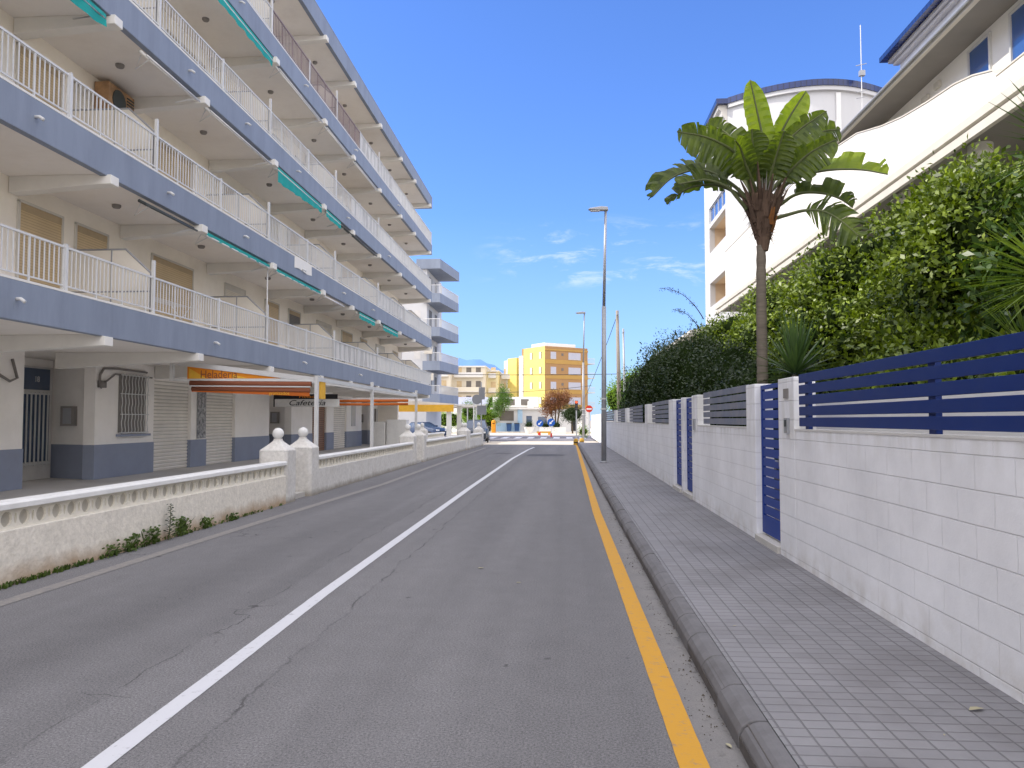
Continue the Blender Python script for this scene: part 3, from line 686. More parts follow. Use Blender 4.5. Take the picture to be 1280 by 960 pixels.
for (y, lv, lab) in ((24.2, 0, 'white air conditioner high on the first floor balcony wall behind the white pole'),
                 (30.0, 0, 'small white air conditioner over the dark window on the first floor balcony'),
                 (37.6, 0, 'air conditioner over the farther first floor balcony, past the striped cloth'),
                 (24.6, 1, 'grey air conditioner half hidden by a partition on the second balcony level'),
                 (30.1, 1, 'tan sided air conditioner above the farther partition on the second balcony level')):
    d_ = dup(ac, (XW+.02, y, FB[lv+1]-.72), label=lab)
    for ch in d_.children:
        if ch.name.startswith('case'): ch.data = cleancase

# awnings under the balcony edges
def make_awning(y0, y1, z, kind, label, dark=False):
    x = XB-.10
    t = thing('awning', label, 'awning', (x, (y0+y1)/2, z-.12), 'awnings under the balcony edges')
    b = MB(); b.tube([(x, y0, z-.10), (x, y1, z-.10)], .05 if kind != 'bar' else .035, 10); obj('roller', b, M['darkmetal'] if dark else M['beam'], t, smooth=True)
    b = MB(); b.tube([(x+.12, y0+.05, z-.17), (x+.12, y1-.05, z-.17)], .022, 8)
    obj('front_bar', b, M['darkmetal'] if dark else M['white_metal'], t, smooth=True)
    b = MB()
    b.tube([(x-.04, y0+.12, z-.12), (x-.3, y0+.35, z-.3), (x+.1, y0+.2, z-.17)], .014, 6); b.tube([(x-.04, y1-.12, z-.12), (x-.3, y1-.35, z-.3), (x+.1, y1-.2, z-.17)], .014, 6)
    obj('folding_arm', b, M['white_metal'], t)
    if kind != 'bar':
        drop = {'thin': .1, 'wide': .46, 'mid': .26}[kind]
        b = MB(); n = max(6, int((y1-y0)/.12)); rows = 3
        idx = {}
        for j in range(n+1):
            yy = y0+.06+(y1-y0-.12)*j/n
            for k in range(rows+1):
                u = k/rows; dr = drop*(1-.45*((j/n) if kind == 'wide' else 0))
                idx[j, k] = len(b.v); b.v.append((x+.13+.02*math.sin(j*1.3)*u, yy, z-.08-dr*u+.015*math.sin(j*.9)*u))
        for j in range(n):
            for k in range(rows): b.f.append((idx[j,k], idx[j+1,k], idx[j+1,k+1], idx[j,k+1])); b.mi.append(0)
        o_ = obj('canvas', b, M['teal'], t, smooth=True)
        if kind != 'wide':
            b = MB(); b.quad((x, y0+.06, z-.055), (x, y1-.06, z-.055), (x+.13, y1-.06, z-.085), (x+.13, y0+.06, z-.085)); obj('canvas_top', b, M['teal'], t)
    return t
AW = [
 (1, 14.7, 16.95, 'bar', 1, 'dark rolled awning with loose arm under second balcony band'),
 (1, 17.3, 21.3, 'thin', 0, 'long thin teal awning under second balcony band after the dark one'),
 (1, 21.7, 25.9, 'thin', 0, 'teal awning under second balcony band behind the white pole'),
 (1, 26.3, 28.8, 'bar', 0, 'short white awning bar under second balcony band'),
 (1, 30.8, 33.6, 'mid', 0, 'small teal awning corner low under the second balcony band, far along'),
 (1, 35.0, 38.3, 'mid', 0, 'farthest teal awning strip under the second balcony band'),
 (2, 9.4, 13.3, 'thin', 0, 'rolled awning with white bar at the left picture edge under third balcony band'),
 (2, 14.6, 16.95, 'bar', 0, 'short empty white awning bar under third balcony band'),
 (2, 17.4, 21.3, 'bar', 0, 'long empty white awning bar under third balcony band'),
 (2, 21.7, 25.9, 'wide', 0, 'widest hanging teal awning, under third balcony band in the middle'),
 (2, 26.3, 28.2, 'mid', 0, 'short teal awning flap just past the widest hanging teal awning'),
 (2, 28.4, 33.8, 'bar', 1, 'dark and white awning bar beyond the short teal flap'),
 (3, 9.6, 13.3, 'wide', 0, 'broad teal awning at the top left picture corner'),
 (3, 17.3, 21.3, 'mid', 0, 'slim teal awning under the fourth balcony band'),
 (3, 21.7, 25.9, 'bar', 0, 'white awning bar under fourth balcony band next to the teal one'),
 (3, 26.3, 29.6, 'bar', 0, 'second white awning bar from the teal one under fourth balcony band'),
 (3, 30.0, 34.0, 'bar', 0, 'third and farthest white awning bar under fourth balcony band'),
]
for (lv, ya, yb, kd, dk, lab) in AW:
    if lv == 3 and ya < 10:
        pass
    make_awning(ya, yb, FB[lv] if not (lv == 3 and ya < 10) else FB[2], kd, lab, bool(dk))
AWNING_FIX = None

# cloth hung on the railings
stripe = None
m_, nt_, b_ = new_mat('striped cloth'); g_ = nt_.nodes.new('ShaderNodeNewGeometry'); s_ = nt_.nodes.new('ShaderNodeSeparateXYZ'); nt_.links.new(g_.outputs['Position'], s_.inputs[0])
a_ = nt_.nodes.new('ShaderNodeMath'); a_.operation = 'MULTIPLY'; a_.inputs[1].default_value = 1.6; nt_.links.new(s_.outputs['Y'], a_.inputs[0])
a2 = nt_.nodes.new('ShaderNodeMath'); a2.operation = 'FRACT'; nt_.links.new(a_.outputs[0], a2.inputs[0])
rp = nt_.nodes.new('ShaderNodeValToRGB'); rp.color_ramp.interpolation = 'CONSTANT'; rp.color_ramp.elements[0].color = (.75, .73, .7, 1); rp.color_ramp.elements[1].position = .5; rp.color_ramp.elements[1].color = (.28, .27, .27, 1)
nt_.links.new(a2.outputs[0], rp.inputs[0]); nt_.links.new(rp.outputs[0], b_.inputs['Base Color']); b_.inputs['Roughness'].default_value = .9; M['stripe'] = m_
M['cloth'] = mat('white cotton cloth', (.76, .74, .69), .9, .06, 4)
def cloth(y0, y1, lv, m, label, out=.0, zt=None, zb=None, amp=.03):
    zt = zt or FB[lv]+1.40; zb = zb or FB[lv]+.72
    b = MB(); n = max(8, int((y1-y0)/.08)); rows = 5; rnd = random.Random(int(y0*10)+lv)
    ph = rnd.uniform(0, 6)
    for j in range(n+1):
        y = y0+(y1-y0)*j/n
        for k in range(rows+1):
            u = k/rows
            b.v.append((XB-.085+out+amp*math.sin(y*9+ph+u)*(.3+.7*u)+amp*.5*math.sin(y*23+ph), y, zt+(zb-zt)*u+(.02*math.sin(y*5+ph) if k == rows else 0)))
    for j in range(n):
        for k in range(rows):
            a = j*(rows+1)+k; b.f.append((a, a+rows+1, a+rows+2, a+1)); b.mi.append(0)
    return tag(obj('railing_cloth', b, m, smooth=True), label, 'cloth', 'cloth screens tied along the balcony railings')
cloth(27.9, 34.1, 0, M['stripe'], 'long grey and white striped cloth screen on the first floor railing')
cloth(34.5, 48, 0, M['cloth'], 'plain pale cloth screen on the far end of the first floor railing')
cloth(34.5, 40, 1, M['stripe'], 'striped cloth screen on the second balcony railing')
cloth(40.4, 48, 1, M['cloth'], 'plain pale cloth screen at the far end of the second balcony railing')
cloth(30, 34.2, 2, M['stripe'], 'striped cloth screen on the third balcony railing')
cloth(34.6, 48, 2, M['cloth'], 'long pale cloth screen on the third balcony railing toward the far end')
cloth(31.2, 37, 3, M['stripe'], 'striped cloth on the top balcony railing')
cloth(37.2, 48, 3, M['cloth'], 'pale cloth at the far end of the top balcony railing')
cloth(23.3, 24.9, 1, M['cloth'], 'small white towel hanging over the second fascia', out=.1, zt=FB[1]+.64, zb=FB[1]+.28, amp=.01)
# white pole between first and second balcony
b = MB(); b.tube([(XB-.12, 21.45, FB[0]+.66), (XB-.12, 21.45, FB[1])], .022, 8); tag(obj('awning_pole', b, M['white_metal'], smooth=True), 'thin white pole rising from the first floor railing to the band above', 'pole')
# clothes line rack on first floor
b = MB()
for j in range(5): b.tube([(XB-.5-.08*j, 15.7, FB[0]+1.15), (XB-.5-.08*j, 17.6, FB[0]+1.15)], .006, 4)
for y in (15.7, 17.6): b.tube([(XB-.45, y, FB[0]+.5), (XB-.9, y, FB[0]+1.17)], .01, 5); b.tube([(XB-.9, y, FB[0]+.5), (XB-.45, y, FB[0]+1.17)], .01, 5)
tag(obj('drying_rack', b, M['white_metal']), 'folding clothes rack behind the first floor railing', 'clothes rack')

# ------------------------------------------------------------------ cafe pergola in front of the block
XF = -6.0; YP = 18.3
pg = thing('cafe_pergola', 'white steel pergola with orange lettered side panel and rolled screens in front of the block', 'pergola', (XF, YP, .1))
def PP(n, b, m, **k): return obj(n, b, m, pg, **k)
for y, zt in ((YP, 2.68), (23.7, 2.78), (30.9, 2.80)):
    b = MB(); b.box(XF-.045, XF+.045, y-.045, y+.045, .1, zt); PP('post', b, M['white_metal'], bevel=.006)
b = MB(); b.box(XF-.04, XF+.04, YP+.046, 30.85, 2.54, 2.64); PP('front_beam', b, M['white_metal'])
def rafter(y, name='rafter'):
    b = MB(); b.prism([(XF-.046, 2.52), (XF-.046, 2.64), (-9.6, 3.08), (-9.6, 2.96)], 'Y', y-.04, y+.04); PP(name, b, M['white_metal'])
for y in (YP, 23.7, 30.9): rafter(y)
b = MB(); b.box(-9.68, -9.601, YP-.05, YP+.05, 2.56, 3.125); b.box(-9.6, XF-.05, YP-.03, YP+.03, 2.555, 2.61); PP('side_frame', b, M['white_metal'])
b = MB(); b.prism([(-9.25, 2.612), (-9.25, 2.915), (-6.9, 2.62), (-6.9, 2.612)], 'Y', YP-.012, YP+.012); PP('side_panel', b, M['orange'])
for (x0, x1, za, zb2) in ((-9.2, -8.75, 2.9, 2.62), (-8.1, -7.7, 2.74, 2.62)):
    b = MB(); b.prism([(x0, 2.615), (x0, za-.03), (x1, 2.615)], 'Y', YP-.0145, YP-.0125); PP('panel_stripe', b, M['yelloworange'])
text_mesh('panel_lettering', 'Heladería', .27, M['brownred'], pg, face_minus_y(-8.45, YP-.018, 2.71), .002, squash=.9)
b = MB()
b.tube([(-9.15, YP-.05, 2.50), (XF-.12, YP-.05, 2.46)], .065, 12); b.tube([(-9.1, YP-.06, 2.36), (XF-.15, YP-.06, 2.31)], .05, 12)
PP('rolled_screen', b, M['brownred'], smooth=True)
b = MB(); b.prism([(-9.1, 2.42), (-9.1, 2.29), (XF-.15, 2.17), (XF-.15, 2.37)], 'Y', YP-.075, YP-.071)
PP('screen_valance', b, M['burnt'])
b = MB(); b.tube([(-9.2, YP-.05, 2.57), (XF-.08, YP-.05, 2.54)], .018, 8); b.tube([(-9.15, YP-.1, 2.43), (XF-.12, YP-.1, 2.40)], .016, 8); PP('screen_rail', b, M['white_metal'])
text_mesh('valance_lettering', 'granizados', .12, M['yelloworange'], pg, face_minus_y(-6.9, YP-.082, 2.245), .002)
# second rolled screen at the far post
b = MB(); b.box(-11.3, XF-.05, 30.8, 30.86, 2.44, 2.5); PP('far_screen_rail', b, M['white_metal'])
b = MB(); b.tube([(-11.2, 30.75, 2.36), (XF-.3, 30.75, 2.38)], .055, 10); b.tube([(-11.2, 30.72, 2.22), (XF-.3, 30.72, 2.24)], .05, 10); PP('far_rolled_screen', b, M['burnt'], smooth=True)
b = MB(); b.box(XF-.03, XF+.03, 18.5, 18.9, 2.12, 2.54) ; PP('corner_panel', b, M['yelloworange'])
# cafeteria sign
sg = thing('shop_sign', 'white shop sign reading Cafetería over the recessed doorway', 'sign', (XG+.5, 30, 2.4))
b = MB(); b.box(-11.55, -8.9, 29.9, 29.98, 2.12, 2.42); obj('sign_board', b, M['whitecap'], sg)
b = MB(); b.box(-11.5, -8.95, 29.89, 29.899, 2.43, 2.62); b.box(-11.55, -11.5, 29.89, 29.97, 2.12, 2.62); obj('sign_header', b, M['black'], sg)
text_mesh('sign_lettering', 'Cafetería', .3, M['black'], sg, face_minus_y(-10.2, 29.885, 2.27), .004, shear=.3, squash=1.35)
text_mesh('header_lettering', 'Heladería', .17, M['orange'], sg, face_minus_y(-10.0, 29.882, 2.525), .003, shear=.2, squash=1.6)

# second pergola further on, yellow awning
p2 = thing('terrace_awning', 'white topped terrace awning with yellow valance beyond the block', 'awning', (-9.3, 51, .1))
b = MB(); b.prism([(-11.6, 2.62), (-11.6, 3.0), (-7.2, 2.66), (-7.2, 2.6)], 'Y', 50.3, 55.8); obj('canopy', b, M['cloth'], p2)
b = MB(); b.box(-11.6, -7.25, 50.2, 50.24, 2.14, 2.60); obj('valance', b, M['yelloworange'], p2)
b = MB(); b.box(-7.75, -7.45, 50.35, 50.65, .1, 2.6); b.box(-7.75, -7.45, 55.3, 55.6, .1, 2.6); obj('column', b, M['whitecap'], p2)
p3 = thing('second_pergola', 'plain pale pergola roof on thin posts behind the yellow valance awning', 'pergola', (-7, 58, .1))
b = MB(); b.prism([(-9.4, 2.55), (-9.4, 2.8), (-6.4, 2.72), (-6.4, 2.55)], 'Y', 56.5, 62); obj('roof', b, M['villatrim'], p3)
for x in (-7.7, -7.15, -6.5):
    b = MB(); b.tube([(x, 56.7, .1), (x, 56.7, 2.56)], .045, 8); obj('post', b, M['white_metal'], p3)
# white storage cabinets on the terrace
for (x0, x1, y, h, lab) in ((-10.9, -10.1, 42.9, 1.5, 'cream storage cabinet on the cafe terrace'), (-10.05, -8.9, 43.0, 1.62, 'white storage cabinet with double doors on the cafe terrace')):
    t = thing('storage_cabinet', lab, 'cabinet', (x0, y, .1)); b = MB(); b.box(x0, x1, y, y+.7, .1, h); obj('body', b, M['whitecap'], t, bevel=.02)
    b = MB(); b.box(x0+.05, (x0+x1)/2-.01, y-.02, y-.001, .2, h-.08); b.box((x0+x1)/2+.01, x1-.05, y-.02, y-.001, .2, h-.08); obj('door', b, M['whitecap'], t)

# ------------------------------------------------------------------ left garden wall
def ring_cell(b, y0, y1, z0, z1, x, th, rx, rz):
    cy, cz = (y0+y1)/2, (z0+z1)/2; n = 16
    sq = []; ci = []
    for i in range(n):
        a = 2*PI*(i+.5)/n; c, s = math.cos(a), math.sin(a)
        ci.append((cy+rx*c, cz+rz*s))
        hw, hh = (y1-y0)/2, (z1-z0)/2
        k = min(hw/abs(c) if abs(c) > 1e-6 else 1e9, hh/abs(s) if abs(s) > 1e-6 else 1e9)
        sq.append((cy+k*c, cz+k*s))
    base = len(b.v)
    for xx in (x, x-th):
        for p in sq: b.v.append((xx, p[0], p[1]))
        for p in ci: b.v.append((xx, p[0], p[1]))
    for i in range(n):
        j = (i+1) % n
        b.f.append((base+i, base+j, base+n+j, base+n+i)); b.mi.append(0)
        b.f.append((base+2*n+j, base+2*n+i, base+3*n+i, base+3*n+j)); b.mi.append(0)
        b.f.append((base+n+i, base+n+j, base+3*n+j, base+3*n+i)); b.mi.append(0)
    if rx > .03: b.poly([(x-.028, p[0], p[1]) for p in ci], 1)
    # corners of the cell
    for (yy, zz) in ((y0, z0), (y1, z0), (y1, z1), (y0, z1)):
        a = math.atan2(zz-cz, yy-cy) % (2*PI); i = int((a/(2*PI)*n-.5) // 1) % n; j = (i+1) % n
        for xx, o_ in ((x, 0), (x-th, 2*n)):
            k = len(b.v); b.v.append((xx, yy, zz)); b.f.append((base+o_+i, k, base+o_+j)); b.mi.append(0)
def garden_wall(y0, y1, x, label, h=.80, xe=None, stub=False):
    t = thing('garden_wall', label, 'wall', (x, y0, 0), 'low garden walls left of the street')
    xe = x if xe is None else xe; ang = math.atan2(xe-x, y1-y0)
    rot = lambda b: b
    def sh(b):
        b.v = [(p[0]+(xe-x)*(p[1]-y0)/(y1-y0), p[1], p[2]) for p in b.v]; return b
    b = MB(); n = max(2, int((y1-y0)/.25)); rnd = random.Random(int(y0))
    b.box(x-.2, x, y0, y1, -.02, .54)
    obj('plinth', sh(b), M['stucco'] if y1 < 20 else M['stuccowhite'], t, bevel=.01)
    b = MB(); cell = .245; n = int((y1-y0)/cell); cell = (y1-y0)/n; xr = x-.045
    for i in range(n):
        a = y0+i*cell
        ring_cell(b, a, a+cell*.72, .54, h-.065, xr, .09, cell*.31, .076)
        ring_cell(b, a+cell*.72, a+cell, .54, h-.065, xr, .09, cell*.08, .052)
    b.box(xr-.1, xr+.012, y0, y1, .532, .552); b.box(xr-.1, xr+.012, y0, y1, h-.078, h-.06)
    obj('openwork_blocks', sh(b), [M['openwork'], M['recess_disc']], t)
    b = MB(); b.prism([(x-.22, h-.058), (x-.215, h-.01), (x-.19, h+.012), (x-.01, h+.012), (x+.018, h-.01), (x+.022, h-.058)], 'Y', y0, y1)
    obj('coping', sh(b), M['whitecap'], t)
    return t
garden_wall(-5, 14.42, -5.40, 'nearest low stucco wall with openwork blocks and weeds at its foot', xe=-5.30)
garden_wall(16.42, 27.15, -5.34, 'second low wall with openwork blocks between the two pairs of ball topped pillars', xe=-5.36)
garden_wall(29.6, 40.5, -5.36, 'third low wall with openwork blocks between the far pillars', xe=-5.18)
garden_wall(41.7, 47.3, -5.18, 'last short low wall before the street corner', xe=-5.08)
def pillar(x, y, label, w=.56, h=1.0, big=True):
    t = thing('gate_pillar', label, 'pillar', (x, y, 0), 'ball topped white pillars in the garden wall')
    s = w/2
    b = MB(); c = .05
    octo = [(x-s+c,y-s),(x+s-c,y-s),(x+s,y-s+c),(x+s,y+s-c),(x+s-c,y+s),(x-s+c,y+s),(x-s,y+s-c),(x-s,y-s+c)]
    b.prism(octo, 'Z', -.02, h)
    obj('shaft', b, M['stuccowhite'], t, bevel=.012)
    # concave pyramid cap
    b = MB(); prof = [(1.0, 0), (.97, .02), (.62, .10), (.36, .165), (.26, .20), (.24, .235)]
    base = None
    for r_, z in prof:
        k = len(b.v)
        for p in octo: b.v.append((x+(p[0]-x)*r_, y+(p[1]-y)*r_, h+.001+z))
        if base is not None:
            for i in range(8): j = (i+1) % 8; b.f.append((base+i, base+j, k+j, k+i)); b.mi.append(0)
        base = k
    b.f.append(tuple(base+i for i in range(8))); b.mi.append(0)
    obj('cap', b, M['stuccowhite'], t)
    b = MB(); prof = []
    for i in range(13):
        a = -PI/2+PI*i/12; prof.append((max(.002, .11*math.cos(a)), .11*math.sin(a)))
    b.lathe((x, y, h+.235+.10), prof, 20); obj('ball', b, M['whitecap'], t, smooth=True)
for (x, y, lab) in ((-5.58, 14.71, 'near ball topped pillar on the near side of the first gateway'), (-5.58, 16.14, 'ball topped pillar on the far side of the first gateway'),
                    (-5.62, 27.42, 'ball topped pillar on the near side of the second gateway'), (-5.6, 29.3, 'ball topped pillar on the far side of the second gateway'),
                    (-5.4, 40.78, 'near pillar of the third gateway with no gate'), (-5.36, 41.45, 'far pillar of the third gateway'), (-5.3, 47.6, 'end pillar at the street corner'),
                    (-7.9, 42.5, 'lone pillar of the inner terrace wall')):
    pillar(x, y, lab)
garden_wall(42.8, 50, -7.8, 'inner low wall inside the terrace behind the street wall')

# weeds and grass along the first wall
def blades(b, x, y, z, n, h, spread, rnd, wd=.012):
    for _ in range(n):
        a = rnd.uniform(0, 2*PI); l = h*rnd.uniform(.5, 1.1); d = rnd.uniform(.1, .8)*l
        px, py = x+rnd.uniform(-spread, spread)*.4, y+rnd.uniform(-spread, spread)
        q = Vector((px, py, z)); e = Vector((px+math.cos(a)*d*.6+.1*l, py+math.sin(a)*d, z+l)); m_ = (q+e)/2+Vector((0, 0, l*.15))
        s = Vector((-math.sin(a), math.cos(a), 0))*wd*rnd.uniform(.7, 1.5)
        b.quad(q-s, q+s, m_+s, m_-s); b.poly([m_-s, m_+s, e])
def broad(b, x, y, z, n, h, spread, rnd, ls=.035):
    for _ in range(n):
        a = rnd.uniform(0, 2*PI); p = Vector((x+abs(rnd.gauss(0, spread*.4)), y+rnd.gauss(0, spread), z+rnd.uniform(.01, h)))
        d = Vector((math.cos(a), math.sin(a), rnd.uniform(-.2, .8))).normalized()*ls*rnd.uniform(.6, 1.4); s = d.orthogonal().normalized()*ls*.4
        b.poly([p, p+d*.5+s, p+d, p+d*.5-s])
rnd = random.Random(7)
b = MB()
y = -4.0
while y < 14.2:
    dens = 1 if y < 8.3 else .45
    if rnd.random() < .8*dens+.1: blades(b, -5.36+.006*y, y, 0, 9 if y < 8.5 else 4, .06, .08, rnd); broad(b, -5.38+.006*y, y, 0, 8, .05, .06, rnd, .022)
    y += .09
g = obj('grass', b, M['weed']); g['kind'] = 'stuff'
for (y, h, n, lab) in ((8.75, .12, 60, 'low leafy weed at the foot of the near wall, first from the left'), (9.15, .16, 120, 'bushy weed second from the left at the foot of the near wall'),
                       (9.6, .2, 160, 'spreading weed beside the tall stalk at the foot of the near wall'), (10.4, .22, 200, 'bushy green weed right of the tall stalk'),
                       (11.1, .14, 110, 'low weed farther along the near wall'), (12.0, .1, 60, 'small weed tuft near the first pillar')):
    b = MB(); broad(b, -5.31, y, 0, int(n*.65), h*1.1, .09, rnd, .05); blades(b, -5.3, y, 0, 12, h*1.1, .12, rnd, .008)
    tag(obj('weed_plant', b, M['weed']), lab, 'weed')
b = MB(); wt = thing('thistle', 'tallest weed, a single dark stalk with drooping leaves against the near wall', 'weed', (-5.26, 10.0, 0))
b.tube([(-5.26, 9.98, 0), (-5.25, 10.0, .25), (-5.24, 9.98, .46)], [.008, .006, .003], 5); obj('stem', b, M['petiole'], wt)
b = MB()
for k in range(40):
    z = .06+k*.0105; a = k*2.4; l = .13*(1-.55*k/40)
    p = Vector((-5.25, 9.99, z)); d = Vector((math.cos(a)*.5, math.sin(a), .25)).normalized()*l; s = Vector((-math.sin(a), math.cos(a), 0))*.014
    b.poly([p, p+d*.5+s+Vector((0, 0, .01)), p+d+Vector((0, 0, -.02)), p+d*.5-s])
obj('leaves', b, M['leaf_dark'], wt)

# ------------------------------------------------------------------ right boundary walls
XR = 2.35
def slat_fence(parent, y0, y1, m, z0=1.535, n=5, sh=.088, gap=.021, xf=XR+.03, posts=()):
    for i in range(n):
        b = MB(); z = z0+i*(sh+gap); b.box(xf, xf+.022, y0, y1, z, z+sh); obj('slat', b, m, parent, bevel=.003)
    for y in posts:
        b = MB(); b.box(xf+.023, xf+.063, y-.05, y+.05, z0-.03, z0+n*(sh+gap)-gap-.01); obj('fence_post', b, m, parent)
def boundary_wall(y0, y1, label, railm=None, fy=None, posts=(), pl=None, sq=.2):
    t = thing('boundary_wall', label, 'wall', (XR, y0, .14), 'white block walls with slatted rails right of the pavement')
    b = MB(); b.box(XR, XR+sq, y0, y1, .1, 1.488); obj('block_wall', b, [M['block']], t)
    b = MB(); b.box(XR-.004, XR+sq, y0, y1, 1.489, 1.507); obj('coping', b, M['pale'], t)
    for (pa, pb) in (pl or ()):
        b = MB(); b.box(XR-.002 if (pa < y0 or pb > y1) else XR+.0, XR+sq+.02, pa, pb, .1 if (pa < y0 or pb > y1) else 1.508, 2.045); obj('pillar', b, M['block'], t, bevel=.008)
    if railm:
        slat_fence(t, fy[0], fy[1], railm, posts=posts)
    return t
w1 = boundary_wall(-5, 8.04, 'nearest white block wall with royal blue slatted rail on top', M['bluepaint'], (-5, 7.98), (5.2, 7.8, 2.4, -.5), [(8.045, 8.62)])
# dressing on its pillar: number plate and letter slot
b = MB(); b.box(XR-.014, XR-.003, 8.22, 8.38, 1.83, 1.93); obj('number_plate', b, M['villagrey'], w1)
b = MB(); b.box(XR-.03, XR-.003, 8.2, 8.32, 1.46, 1.62); ic = obj('intercom', b, M['greymetal'], w1)
b = MB(); b.box(XR-.036, XR-.031, 8.225, 8.295, 1.53, 1.6); obj('intercom_button', b, M['darkmetal'], ic)
w2 = boundary_wall(10.12, 13.75, 'second white block wall with weathered grey slats between the first and second gates', M['greyslat'], (10.16, 13.35), (), [(9.66, 10.115), (13.755, 14.36)])
b = MB(); b.box(XR-.03, XR-.003, 13.95, 14.1, 1.42, 1.62); obj('intercom', b, M['greymetal'], w2)
w3 = boundary_wall(17.5, 21.9, 'third white block wall with grey slats beyond the twin gates', M['greyslat'], (17.6, 21.0), (), [(16.78, 17.49), (21.91, 22.6)])
w4 = boundary_wall(22.62, 29.0, 'fourth white block wall with grey slats', M['greyslat'], (23.7, 28.2), (), [(29.01, 29.9)])
w5 = boundary_wall(29.92, 35, 'fifth white wall with grey slats overgrown by the dark shrub', M['greyslat'], (30.6, 34.3), (), [(35.01, 36.4)])
w6 = boundary_wall(36.42, 46, 'sixth white wall behind the street lamp', M['greyslat'], (36.8, 45), (), [(46.01, 47)])
w7 = boundary_wall(47.02, 66, 'farthest white wall on the right, sunlit at the junction', None, None, (), [(66.01, 66.6)])
b = MB(); b.box(XR, XR+.2, 47.03, 66, 1.508, 2.0); obj('upper_wall', b, M['whitecap'], w7)
b = MB(); b.box(XR+.01, XR+.19, 15.4, 15.74, .1, 2.045); tag(obj('gate_pillar_white', b, M['block'], bevel=.008), 'slim white block pillar between the twin blue gates', 'pillar')
bpy.data.objects['gate_pillar_white'].name = 'block_pillar'
def gate(y0, y1, label):
    xg = XR+.065
    t = thing('gate', label, 'gate', (xg, y0, .22), 'blue slatted pedestrian gates')
    b = MB(); b.box(xg, xg+.04, y0, y0+.055, .24, 2.02); b.box(xg, xg+.04, y1-.055, y1, .24, 2.02); b.box(xg, xg+.04, y0+.056, y1-.056, 1.97, 2.02); b.box(xg, xg+.04, y0+.056, y1-.056, .24, .45)
    obj('gate_frame', b, M['bluegate'], t, bevel=.003)
    b = MB()
    for k in range(13): z = .47+k*.115; b.box(xg+.008, xg+.03, y0+.056, y1-.056, z, z+.095)
    obj('gate_slats', b, M['bluegate'], t)
    b = MB(); b.box(xg-.03, xg, y0+.09, y0+.13, 1.08, 1.2); b.tube([(xg-.045, y0+.11, 1.14), (xg-.045, y0+.2, 1.14)], .01, 6); obj('handle', b, M['greymetal'], t)
    b = MB(); b.box(XR-.03, xg+.2, y0-.02 if y0 > 9 else y0, y1, .1, .215); obj('threshold', b, M['villatrim'] if False else M['terrace'], t, bevel=.008)
gate(8.64, 9.64, 'nearest blue slatted gate between the first and second white walls')
gate(14.38, 15.38, 'first of the twin blue slatted gates')
gate(15.76, 16.76, 'second of the twin blue slatted gates, past the slim pillar')

